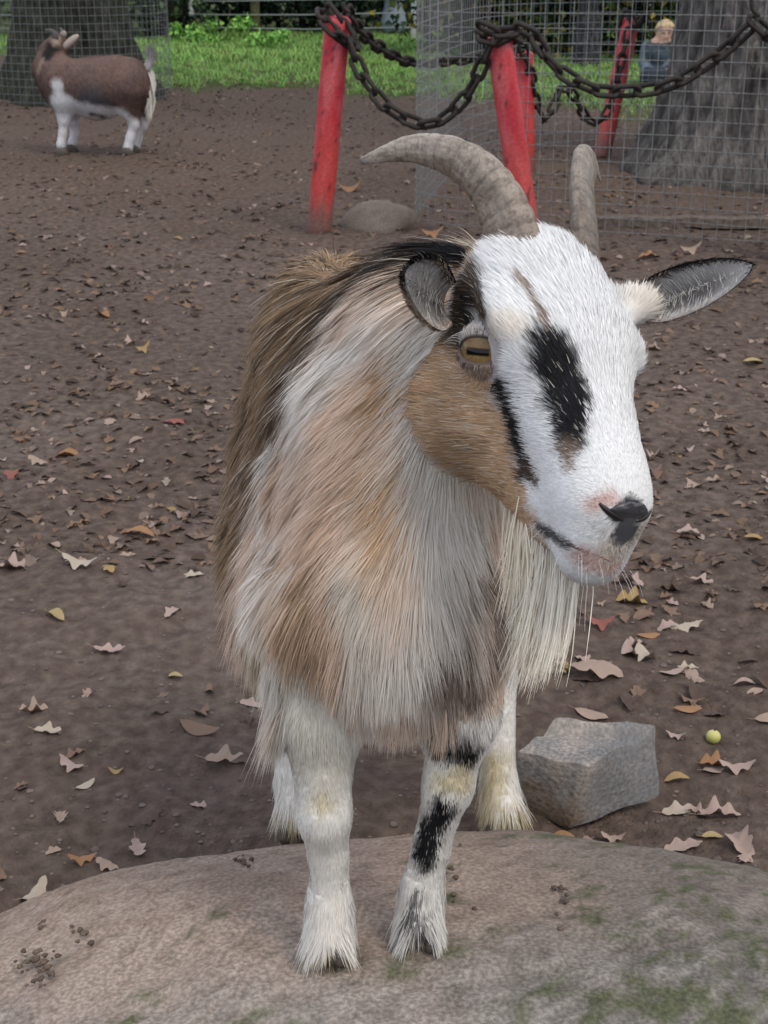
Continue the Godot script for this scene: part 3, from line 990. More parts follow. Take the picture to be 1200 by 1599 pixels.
func link_mesh() -> ArrayMesh:
	var mb := MB.new()
	var n := 26
	var rw := .0088
	var half := .022
	var rr := .0185
	var first := 0
	for i in n:
		var w := TAU * i / n
		var cx := cos(w) * rr + (half if cos(w) > 0 else -half)
		var cy := sin(w) * rr
		var out := Vector3(cos(w), sin(w), 0)
		for j in 8:
			var a := TAU * j / 8
			mb.vert(Vector3(cx, cy, 0) + out * cos(a) * rw + Vector3(0, 0, sin(a) * rw), Color(.048, .037, .031) * (1.0 + .8 * nz.get_noise_3d(cx * 90, cy * 90, a)))
	for i in n:
		for j in 8:
			var a := first + i * 8 + j
			var b := first + i * 8 + (j + 1) % 8
			var c := first + ((i + 1) % n) * 8 + j
			var d := first + ((i + 1) % n) * 8 + (j + 1) % 8
			mb.quad(a, b, d, c)
	return mb.mesh()

func chain(pts: Array, label: String, scale_ := 1.0) -> void:
	var path := smoothpath(pts, 400)
	var o := thing("iron_chain", path[0], label, "chain", "iron chains of the barrier")
	var pitch := .0675 * scale_
	var left := 0.0
	var k := 0
	var link: Mesh = M.get("link")
	if link == null:
		link = link_mesh()
		M.link = link
	for i in path.size() - 1:
		var L := path[i].distance_to(path[i + 1])
		while left < L:
			var p := path[i].lerp(path[i + 1], left / L)
			var t := (path[mini(i + 5, path.size() - 1)] - path[maxi(i - 4, 0)]).normalized()
			var s := t.cross(Vector3.UP)
			s = s.normalized() if s.length() > .1 else Vector3.RIGHT
			var n := s.cross(t)
			var roll := (PI / 4 if k % 2 == 0 else -PI / 4) + rng.randf_range(-.25, .25)
			var y := n * cos(roll) + s * sin(roll)
			var m := put("link", link, M.iron, o)
			m.transform = Transform3D(Basis(t, y, t.cross(y)).scaled_local(Vector3.ONE * scale_), p - path[0])
			k += 1
			left += pitch
		left -= L

func px(list: Array, h0: float, h1: float) -> Array:
	var out := []
	for i in list.size(): out.append(at(list[i][0], list[i][1], lerpf(h0, h1, float(i) / (list.size() - 1))))
	return out

func posts_and_chains() -> void:
	var b := onground(499, 358)
	post(b, at(528, 30, -b.z - .05), .046, "leftmost red post, leaning, with a pale dirty foot and chains over its top")
	var b2 := onground(826, 381)
	post(b2, at(779, 60, -b2.z + .03), .045, "nearer red post in front of the wire mesh, behind the goat's horns")
	var b3 := onground(822, 268)
	post(b3, at(818, 84, -b3.z), .044, "red post seen right behind the nearer one, through the mesh")
	var b4 := onground(941, 243)
	post(b4, at(986, 32, -b4.z + .1), .042, "far leaning red post through the mesh, left of the thick trunk")
	var b5 := onground(1240, 404)
	post(b5, at(1232, 42, -b5.z), .048, "red post just past the right edge that carries the chain")
	var h1 := -b.z - .02
	var h2 := -b2.z - .03
	var h3 := -b3.z - .03
	var h4 := -b4.z + .02
	var h5 := -b5.z - .03
	chain(px([[522, 22], [538, 46], [552, 84], [566, 116], [582, 140], [604, 166], [636, 186], [664, 194], [690, 186], [716, 164], [738, 134], [752, 104], [764, 76]], h1 - .05, h2 + .02), "heavy rusty chain sagging between the leftmost post and the nearer red post")
	chain(px([[545, 20], [560, 46], [582, 66], [610, 84], [640, 97], [668, 99], [700, 96], [740, 92], [780, 90], [812, 84]], h1 + .05, h3), "chain running from the leftmost post back behind the wire mesh")
	chain(px([[762, 44], [778, 50], [800, 50], [822, 48], [840, 66], [858, 94], [880, 114], [908, 131], [942, 142], [980, 142], [1018, 139], [1056, 128], [1094, 106], [1132, 78], [1160, 54], [1180, 36], [1202, 56], [1224, 60]], h2 - .06, h5 - .05), "longest chain, hanging from the nearer red post across the mesh to the right edge")
	chain(px([[818, 78], [830, 118], [838, 160], [852, 184], [866, 164], [874, 142], [890, 142], [902, 160], [916, 184], [934, 190], [950, 172], [962, 132], [974, 80], [984, 38]], h3 - .05, h4 - .05), "slack dark chain behind the mesh between the two far red posts", .95)
	# turns of chain about the post heads
	var head := at(779, 56, -b2.z + .03)
	var loop := []
	for k in 9: loop.append(head + Vector3(cos(TAU * k / 8) * .058, -.005 + .008 * sin(k * 2.1), sin(TAU * k / 8) * .058))
	chain(loop, "turn of chain lying round the head of the nearer red post")
	head = at(528, 36, -b.z - .05)
	loop = []
	for k in 9: loop.append(head + Vector3(cos(TAU * k / 8) * .056, -.02 - .05 * cos(TAU * k / 8 - .3), sin(TAU * k / 8) * .056))
	chain(loop, "slanting turn of chain round the head of the leftmost red post")
	head = at(985, 34, -b4.z + .1)
	loop = []
	for k in 9: loop.append(head + Vector3(cos(TAU * k / 8) * .055 + .02, .01 + .03 * sin(k * 2.7), sin(TAU * k / 8) * .055))
	chain(loop, "turn of chain round the head of the far leaning post")
	# upright hooks that the chains hang from
	for q in [[at(537, 24, h1), at(537, -34, h1), "steel hook rod standing on the leftmost red post"], [at(1176, 30, h5 - .04), at(1173, -40, h5 - .04), "steel hook rod holding up the chain in front of the thick trunk"]]:
		var mb := MB.new()
		var u: Vector3 = q[1] - q[0]
		var path := smoothpath([u * -.05 + Vector3(.012, 0, 0), Vector3(.016, .012, 0), u * .25, u * .7, u], 24)
		tube(mb, path, func(_a, _w): return .0075, 8, func(_a, _w, _p): return Color(.06, .055, .05))
		var r := put("hook_rod", mb.mesh(), M.iron, null, q[0])
		tag(r, q[2], "hook")

# ------------------------------------------------------------------ lawn, hedges, pasture fence
func background() -> void:
	var blade := MB.new()
	for k in 6:
		var w := TAU * k / 6 + k * .7
		var d := Vector3(cos(w), 0, sin(w))
		var s := Vector3(-d.z, 0, d.x) * .05
		var f := d * .12
		var a := blade.vert(f - s, Color.WHITE)
		var b := blade.vert(f + s, Color.WHITE)
		var c := blade.vert(f + d * .22 + Vector3(0, .6, 0) + s * .8, Color.WHITE)
		var e := blade.vert(f + d * .22 + Vector3(0, .6, 0) - s * .8, Color.WHITE)
		var g := blade.vert(f + d * (.5 + .1 * (k % 3)) + Vector3(0, 1.0, 0), Color.WHITE)
		blade.quad(a, e, c, b)
		blade.tri(e, g, c)
	var where := []
	var colors := []
	for k in 62000:
		var h := 7.6 + 10.5 * pow(rng.randf(), 1.1)
		var x := rng.randf_range(-.92, .96) * h
		var e := grassy(x, -h)
		if e < rng.randf_range(-.1, .7): continue
		if e < 1.3 and rng.randf() < .35: continue
		var s := rng.randf_range(.025, .06) * (1.4 if h > 13.5 else 1.0)
		where.append(Transform3D(Basis(Vector3.UP, rng.randf() * TAU).scaled(Vector3(s * 1.6, s, s * 1.6)), Vector3(x, soil_height(x, -h) - .005, -h)))
		var v := rng.randf_range(.75, 1.25)
		var t := Color(.19, .40, .10).lerp(Color(.28, .39, .12), rng.randf())
		colors.append(t * v)
	tag(many("lawn_grass", blade.mesh(), M.leaf, where, colors), "bright green short grass of the lawn beyond the bare paddock", "grass")

	# the pasture fence far behind
	var hf := -onground(400, 62).z
	var o := thing("pasture_fence", Vector3(0, 0, -hf), "pasture fence of thin wires on wooden posts behind the lawn", "fence")
	for q in [[400, .055, "wooden"], [268, .065, "dark"], [-120, .055, "wooden"], [940, .05, "wooden"], [1250, .05, "wooden"], [-640, .055, "wooden"], [-1160, .055, "wooden"], [1770, .055, "wooden"]]:
		var p := onground(q[0], 62) + Vector3(0, 0, hf)
		var mb := MB.new()
		tube(mb, PackedVector3Array([Vector3(p.x, -.1, 0), Vector3(p.x, .5, 0), Vector3(p.x, 1.22, 0), Vector3(p.x, 1.27, 0)]), func(u, _w): return q[1] * (1.0 if u < .9 else .7), 12, func(_u, w, pp): return (Color(.15, .155, .075) if q[2] == "wooden" else Color(.07, .06, .045)) * (1.0 + .3 * nz.get_noise_3d(w, pp.y * 9.0, q[0])))
		put("post", mb.mesh(), M.wood, o)
	var mw := MB.new()
	var pw := onground(646, 62) + Vector3(0, 0, hf - .03)
	tube(mw, PackedVector3Array([Vector3(pw.x, -.1, 0), Vector3(pw.x, .6, 0), Vector3(pw.x, 1.2, 0)]), func(_u, _w): return .032, 10, func(_u, _w, _p): return Color(.62, .66, .70))
	tag(put("post", mw.mesh(), M.wire, o), "white metal post")
	for k in 7:
		var y := .13 + .15 * k
		var mb := MB.new()
		var pts := PackedVector3Array()
		for i in 41: pts.append(Vector3(-18.0 + 36.0 * i / 40.0, y + .012 * sin(i * 1.9 + k), .068))
		tube(mb, pts, func(_u, _w): return .006, 4, func(_u, _w, _p): return Color(.34, .38, .38))
		put("wire", mb.mesh(), M.wire, o)
	var mb := MB.new()
	var r0 := at(289, -14, hf - .1)
	tube(mb, smoothpath([Vector3(0, .12, 0), Vector3(.06, .03, .0), Vector3(.075, -.08, .01), Vector3(.05, -.16, 0), Vector3(.075, -.225, .01), Vector3(.03, -.25, .0)], 30), func(u, _w): return .016 + .012 * absf(sin(u * 9.0)), 8, func(_u, _w, _p): return Color(.62, .63, .64))
	tag(put("hanging_rope", mb.mesh(), M.cloth, null, r0), "short white knotted rope hanging on the fence wires at upper left", "rope")

	# weeds at the foot of the fence
	for q in [[350, 72, .36, .30, "tall bright green weed clump at the fence foot, left of the wooden post"], [425, 80, .34, .22, "lower bright green weed clump in front of the wooden fence post"], [300, 70, .26, .22, "leftmost small green weed clump under the fence wires"]]:
		var g := onground(q[0], q[1])
		g.y = 0
		var w := thing("weed_clump", g, q[4], "weed", "weeds at the fence foot")
		mb = MB.new()
		for k in 7: rod(mb, Vector3.ZERO, Vector3(rng.randf_range(-.5, .5) * q[2], q[3] * rng.randf_range(.6, .9), rng.randf_range(-.2, .2)), .006, Color(.10, .18, .04))
		put("stems", mb.mesh(), M.leaf, w)
		crown(w, Vector3(0, q[3] * .45, 0), Vector3(q[2], q[3] * .55, .22), 420, .055, [Color(.22, .46, .10), Color(.30, .52, .12), Color(.15, .34, .08)], "leaves")

	# hedge and wood behind
	var dark := [Color(.022, .044, .028), Color(.036, .066, .040), Color(.016, .030, .022)]
	var mid := [Color(.045, .085, .030), Color(.07, .12, .035), Color(.025, .05, .025), Color(.03, .06, .035)]
	var gold := [Color(.05, .09, .03), Color(.10, .14, .03), Color(.26, .22, .03), Color(.03, .06, .025), Color(.035, .07, .035)]
	var pale := [Color(.13, .17, .10), Color(.10, .16, .07), Color(.20, .23, .17)]
	for q in [[-10, 17.6, 1.5, pale, "pale grey-green shrub at the upper left corner behind the caged trunk"], [235, 17.0, 1.1, mid, "mid green shrub right of the dark caged trunk"], [330, 18.4, 1.5, dark, "very dark evergreen left of the wooden fence post"], [440, 18.6, 1.5, dark, "very dark evergreen just right of the wooden fence post"], [540, 18.2, 1.4, dark, "dark evergreen behind the leftmost red post"],
			[640, 18.8, 1.5, dark, "dark evergreen behind the white fence post"], [730, 14.4, .85, gold, "yellow-flecked green bush seen through the left end of the mesh"], [815, 15.0, .9, mid, "green bush above the nearer red post"], [890, 14.2, .75, gold, "green and yellow bush left of the thin grey trunk"], [965, 14.6, .85, mid, "green bush behind the far leaning post"], [1035, 14.0, .7, gold, "yellowish bush behind the crouching child"], [1140, 15.0, 1.1, dark, "dark green bush hidden mostly by the thick trunk"]]:
		var p := at(q[0], 60, q[1])
		p.y = 0
		var w: float = q[2]
		var b := thing("bush", p, q[4], "bush", "bushes behind the lawn")
		for k in 5:
			mb = MB.new()
			var fx := rng.randf_range(-.7, .7) * w
			tube(mb, smoothpath([Vector3(fx * .6, -.05, 0), Vector3(fx * .8, .6, .1), Vector3(fx, 1.3, rng.randf_range(-.3, .3)), Vector3(fx * 1.2, 2.1, 0)], 9), func(u, _w): return .035 * (1.0 - .6 * u), 6, func(_u, _w, _p): return Color(.045, .042, .036))
			put("stem", mb.mesh(), M.bark, b)
		crown(b, Vector3(0, 1.15, 0), Vector3(w, 1.25, .8), 5200, .085, q[3], "foliage")
	mb = MB.new()
	var tb := at(917, 84, 13.2)
	tb.y = 0
	var th := thing("thin_tree", tb, "thin grey trunk seen through the mesh left of the leaning post", "tree")
	put("trunk", trunk_mesh(.065, .05, 3.6, Vector2.ZERO, 21.0, Color(.06, .065, .07), Color(.12, .125, .13), 40), M.bark, th)
	crown(th, Vector3(0, 4.2, 0), Vector3(1.0, 1.0, 1.0), 700, .10, mid)
	tb = at(738, 78, 13.8)
	tb.y = 0
	th = thing("thin_tree", tb, "slim dark trunk behind the left part of the mesh", "tree")
	put("trunk", trunk_mesh(.05, .04, 3.4, Vector2.ZERO, 24.0, Color(.05, .055, .055), Color(.10, .10, .10), 40), M.bark, th)
	crown(th, Vector3(0, 4.0, 0), Vector3(1.0, 1.0, 1.0), 700, .10, mid)
	# wall of dark wood far behind everything
	o = Node3D.new()
	o.name = "distant_wood"
	add_child(o)
	tag(o, "dark mass of the wood far behind the fence", "wood", "", "stuff")
	for k in 24: crown(o, Vector3(-27.0 + 2.3 * k, 1.6, -22.0 - rng.randf() * 1.5), Vector3(1.9, 2.0, 1.0), 1500, .24, dark, "foliage")

# ------------------------------------------------------------------ the near goat
func seg_dist(p: Vector3, a: Vector3, b: Vector3) -> float:
	var ab := b - a
	var h := clampf((p - a).dot(ab) / maxf(ab.length_squared(), 1e-9), 0.0, 1.0)
	return (p - a - ab * h).length()

func coat_color(p: Vector3, c: Color, zone: String) -> Color:
	var j := nz2.get_noise_3dv(p * 38.0) * .015 + nz.get_noise_3dv(p * 190.0) * .004
	for t in PATCH:
		if t[0] != zone: continue
		var reach: float = t[2] + t[3] + .012
		var pts: Array = t[4]
		var d := 9.0
		for k in maxi(1, pts.size() - 1):
			d = minf(d, seg_dist(p, pts[k], pts[mini(k + 1, pts.size() - 1)]))
		if d > reach: continue
		var w := smoothstep(t[2] + t[3], t[2] - t[3], d + j * clampf(t[2] / .028, .2, 1.0))
		c = c.lerp(PAL[t[1]], w)
	return c

func head_point(q: Vector3) -> Vector3:
	return HO + HX * q.x + HY * q.y + HZ * q.z

func head_local(p: Vector3) -> Vector3:
	var d := p - HO
	return Vector3(d.dot(HX), d.dot(HY), d.dot(HZ))

func fill(n: int, v: float) -> PackedFloat32Array:
	var a := PackedFloat32Array()
	a.resize(n)
	a.fill(v)
	return a

func horn(pts: Array, label: String, o: Node3D, base: Vector3, r0: float, flat_: float, tone := 1.0) -> void:
	var w := []
	for q in pts: w.append(deep(q[0], q[1], q[2]) - base)
	var path := smoothpath(w, 240)
	var bin: Vector3 = (w[3] - w[0]).cross(w[6] - w[0]).normalized()
	var mb := MB.new()
	var sd := r0 * 700.0
	tube(mb, path, func(u, a):
		var ring := pow(absf(sin(u * 46.0 + nz.get_noise_2d(u * 9.0, sd) * 1.2)), .6)
		return (r0 * (pow(1.0 - u, .88) if flat_ > .5 else pow(1.0 - u, .36) * smoothstep(1.02, .62, u)) + .0022) * (.93 + .07 * ring * (1.0 - u * .5) + .03 * nz.get_noise_3d(u * 14.0, cos(a) * 1.5, sin(a) * 1.5)) * (1.0 + .10 * cos(a) * cos(a) * cos(a)),
		40, func(u, a, p):
		var ring := pow(absf(sin(u * 46.0 + nz.get_noise_2d(u * 9.0, sd) * 1.2)), .35)
		var c := Color(.35, .29, .24).lerp(Color(.52, .45, .385), smoothstep(.1, .7, u))
		c = c.lerp(Color(.155, .125, .10), (1.0 - ring) * .95 * (1.0 - u * .8))
		c = c.lerp(Color(.20, .155, .115), clampf(nz2.get_noise_3d(u * 5.0, a * .6, sd) * 1.5 - .1, 0, .75))
		c = c.lerp(Color(.25, .18, .125), smoothstep(.1, .9, cos(a)) * .55 * smoothstep(.95, .6, u))
		var fibre := nz.get_noise_3d(u * 7.0, cos(a) * 9.0, sin(a) * 9.0 + sd)
		c *= (1.0 + .28 * fibre) * tone
		var crack := nz2.get_noise_3d(u * 38.0, cos(a) * 1.6, sin(a) * 1.6 + sd)
		c = c.lerp(Color(.10, .08, .065), smoothstep(.16, .34, crack) * .6 * (1.0 - u * .6))
		c = c.lerp(Color(.17, .14, .115), smoothstep(.14, .0, u) * .7)
		return c.lerp(Color(.20, .18, .165), smoothstep(.90, 1.0, u) * .8), bin, flat_)
	var m := put("horn", mb.mesh(), M.horn, o)
	tag(m, label)

func ear(o: Node3D, base: Vector3, root: Vector3, tip: Vector3, side: Vector3, width: float, cup: float, upper_dark: float, label: String, outc: Color, hollow := .82) -> void:
	var axis := tip - root
	var L := axis.length()
	axis /= L
	side = (side - axis * side.dot(axis)).normalized()
	var nrm := side.cross(axis).normalized()
	if nrm.dot(EYE - root) < 0.0: nrm = -nrm
	var inner := MB.new()
	var outer := MB.new()
	var nu := 26
	var nv := 22
	for i in nu + 1:
		var u := float(i) / nu
		var w := pow(sin(PI * (.18 + .82 * u)), .62) if u < 1.0 else 0.0
		if u < .25: w *= lerpf(.85, 1.0, u / .25)
		for j in nv + 1:
			var v := 2.0 * j / nv - 1.0
			var roll := cup * (1.0 - .45 * u)
			var p := root + axis * (L * u) + side * (width * w * sin(v * 1.25) / sin(1.25)) + nrm * (width * w * roll * (v * v - .55)) + nrm * (.010 * u * u)
			var th := .0045 * (1.0 - v * v) * (1.0 - u * .5) + .0006
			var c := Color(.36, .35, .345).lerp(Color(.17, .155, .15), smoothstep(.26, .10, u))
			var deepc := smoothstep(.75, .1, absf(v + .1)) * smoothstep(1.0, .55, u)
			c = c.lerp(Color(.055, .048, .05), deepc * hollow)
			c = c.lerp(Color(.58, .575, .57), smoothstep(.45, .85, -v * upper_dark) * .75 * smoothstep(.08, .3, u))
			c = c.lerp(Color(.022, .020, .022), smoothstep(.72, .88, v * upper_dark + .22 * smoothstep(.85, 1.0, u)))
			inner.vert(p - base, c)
			var oc := outc.lerp(Color(.022, .020, .022), smoothstep(.55, .85, v * upper_dark) * smoothstep(.2, .5, u)).lerp(Color(.04, .035, .035), smoothstep(.8, 1.0, u))
			outer.vert(p - nrm * th - base, oc)
	for i in nu:
		for j in nv:
			var k := i * (nv + 1) + j
			inner.quad(k, k + nv + 1, k + nv + 2, k + 1)
			outer.quad(k, k + 1, k + nv + 2, k + nv + 1)
	inner.smooth()
	if inner.n[(nu / 2) * (nv + 1) + nv / 2].dot(nrm) < 0.0:
		for mb in [inner, outer]:
			for k in range(0, mb.ix.size(), 3):
				var s: int = mb.ix[k + 1]
				mb.ix[k + 1] = mb.ix[k + 2]
				mb.ix[k + 2] = s
	inner.smooth()
	outer.smooth()
	var e := put("ear", outer.mesh(), M.skin, o)
	tag(e, label)
	put("ear_lining", inner.mesh(), M.skin, e)
	var comb := PackedVector3Array()
	var len := PackedFloat32Array()
	var den := PackedFloat32Array()
	var hc := MB.new()
	hc.v = inner.v; hc.n = inner.n; hc.ix = inner.ix
	for i in nu + 1:
		for j in nv + 1:
			var v := 2.0 * j / nv - 1.0
			var u := float(i) / nu
			comb.append(axis * .6 - side * signf(v) * (.9 if absf(v) > .15 else 0.2))
			len.append(lerpf(.015, .006, u) * (1.0 - .35 * absf(v)))
			den.append((1.6e5 if absf(v + .1) > .6 else .8e5) * (1.2 - u * .4))
			var c := inner.c[i * (nv + 1) + j]
			hc.c.append(c.lerp(Color(.60, .59, .58), .45 if c.r > .03 else .0))
	tag(put("ear_hair", hair(hc, len, den, comb, .0006, .55, .1, 61, .3), M.fur, e), "", "", "", "stuff")
	comb = PackedVector3Array()
	for i in outer.v.size(): comb.append(axis)
	tag(put("ear_fur", hair(outer, fill(outer.v.size(), .008), fill(outer.v.size(), 3.5e5), comb, .0007, .22, .0, 62), M.fur, e), "", "", "", "stuff")

func eye(o: Node3D, base: Vector3, spot: Vector3, out: Vector3, tilt: float, label: String) -> void:
	var ex := upv.cross(out).normalized().rotated(out, tilt)
	ex = (ex - out * ex.dot(out)).normalized()
	var ey := out.cross(ex).normalized()
	if ey.y < 0.0: ey = -ey
	var B := Basis(ex, ey, ex.cross(ey))
	if B.z.dot(out) < 0.0: B = Basis(-ex, ey, -B.z)
	var R := .0174
	var c := spot - out * .0086
	var e := Node3D.new()
	e.name = "eye"
	o.add_child(e, true)
	e.position = c - base
	tag(e, label)
	var mb := MB.new()
	ball(mb, Vector3.ZERO, Vector3.ONE * R, func(d):
		var rr := Vector2(d.x, d.y).length()
		if d.z < 0.0: return Color(.30, .26, .24)
		var iris := Color(.17, .105, .042).lerp(Color(.27, .175, .075), smoothstep(.1, -.5, d.y)) * (1.0 + .25 * nz.get_noise_2d(atan2(d.y, d.x) * 5.0, rr * 3.0))
		iris = iris.lerp(Color(.16, .12, .075), smoothstep(.15, .5, d.y) * .6)
		iris = iris.lerp(Color(.09, .07, .055), smoothstep(.66, .80, rr))
		iris = iris.lerp(Color(.30, .26, .25), smoothstep(.84, .92, rr))
		return iris.lerp(Color(.004, .004, .005), smoothstep(.04, -.02, maxf(absf(d.x) - .46, absf(d.y + .03) - .14))), 90, 120, B * Basis(Vector3.RIGHT, PI / 2) if false else B)
	put("eyeball", mb.mesh(), M.eye, e)
	for s in [1.0, -1.0]:
		var lid := MB.new()
		var lc := PackedVector3Array()
		var ld := PackedFloat32Array()
		var nt := 40
		var nf := 12
		for i in nt + 1:
			var th := lerpf(-1.62, 1.62, float(i) / nt)
			var open := maxf(0.0, 1.0 - pow(th / .98, 2.0))
			var f0: float = (.52 * pow(open, .6) + .02) if s > 0 else -(.46 * pow(open, .7) + .0)
			for j in nf + 1:
				var t := float(j) / nf
				var f := lerpf(f0, 1.35 * s, t)
				var rad := R + (.0004 if j == 0 else .0016 * smoothstep(0.0, .12, t)) - (.0000)
				var d := Vector3(sin(th) * cos(f), sin(f), cos(th) * cos(f))
				var col := (Color(.030, .024, .024) if s > 0 else Color(.13, .095, .085)).lerp(Color(.24, .19, .17), smoothstep(.04, .13, t)).lerp(Color(.70, .66, .64) if s > 0 else Color(.55, .42, .33), smoothstep(.10, .24, t))
				lid.vert(B * (d * rad), col)
				lc.append(B * (Vector3(th * .25, s * 1.0, -.25)))
				ld.append(1.2e6 if t > .08 else 0.0)
		for i in nt:
			for j in nf:
				var k := i * (nf + 1) + j
				if s > 0: lid.quad(k, k + 1, k + nf + 2, k + nf + 1)
				else: lid.quad(k, k + nf + 1, k + nf + 2, k + 1)
		var lm := put("upper_eyelid" if s > 0 else "lower_eyelid", lid.mesh(), M.skin, e)
		tag(put("lid_fur", hair(lid, fill(lid.v.size(), .0060), ld, lc, .0004, .30, .0, 71, .2), M.fur, lm), "", "", "", "stuff")
	mb = MB.new()
	ball(mb, B * Vector3(.0160, -.0035, .0105), Vector3(.0060, .0024, .0030), func(_d): return Color(.40, .22, .19), 10, 12, B * Basis(Vector3(0, 0, 1), -.7))
	put("tear_duct", mb.mesh(), M.wet, e)
	mb = MB.new()
	for k in 26:
		var th := lerpf(-.9, .95, k / 25.0)
		var f := .60 * pow(maxf(0.0, 1.0 - pow(th / .98, 2.0)), .6) + .05
		var d := Vector3(sin(th) * cos(f), sin(f), cos(th) * cos(f))
		var p := B * (d * (R + .0012))
		lock(mb, smoothpath([p, p + B * (d * .005 + Vector3(th * .002, .0, .0)), p + B * (d * .008 + Vector3(th * .005, -.003, 0))], 6), .0003, out, Color(.5, .46, .44), Color(.6, .57, .55))
	put("eyelashes", mb.mesh(), M.fur, e)

func hoof(o: Node3D, base: Vector3, foot: Vector3, ahead: Vector3, s: float) -> void:
	var side := ahead.cross(Vector3.UP).normalized()
	var h := Node3D.new()
	h.name = "hoof"
	o.add_child(h, true)
	h.position = foot - base
	for k in [-1.0, 1.0]:
		var mb := MB.new()
		var b := Basis(side, Vector3.UP, -ahead)
		ball(mb, b * Vector3(k * .0100, .009, -.002) * s, Vector3(.0098, .016, .022) * s, func(d): return Color(.085, .07, .058) * (1.0 + .3 * nz.get_noise_1d(d.y * 9.0)), 14, 16, b * Basis(Vector3.RIGHT, .35))
		for i in mb.v.size():
			mb.v[i].y = maxf(mb.v[i].y, 0.0)
			if mb.v[i].y > .026 * s: mb.v[i].y = .026 * s
		put("claw", mb.mesh(), M.hoof, h)

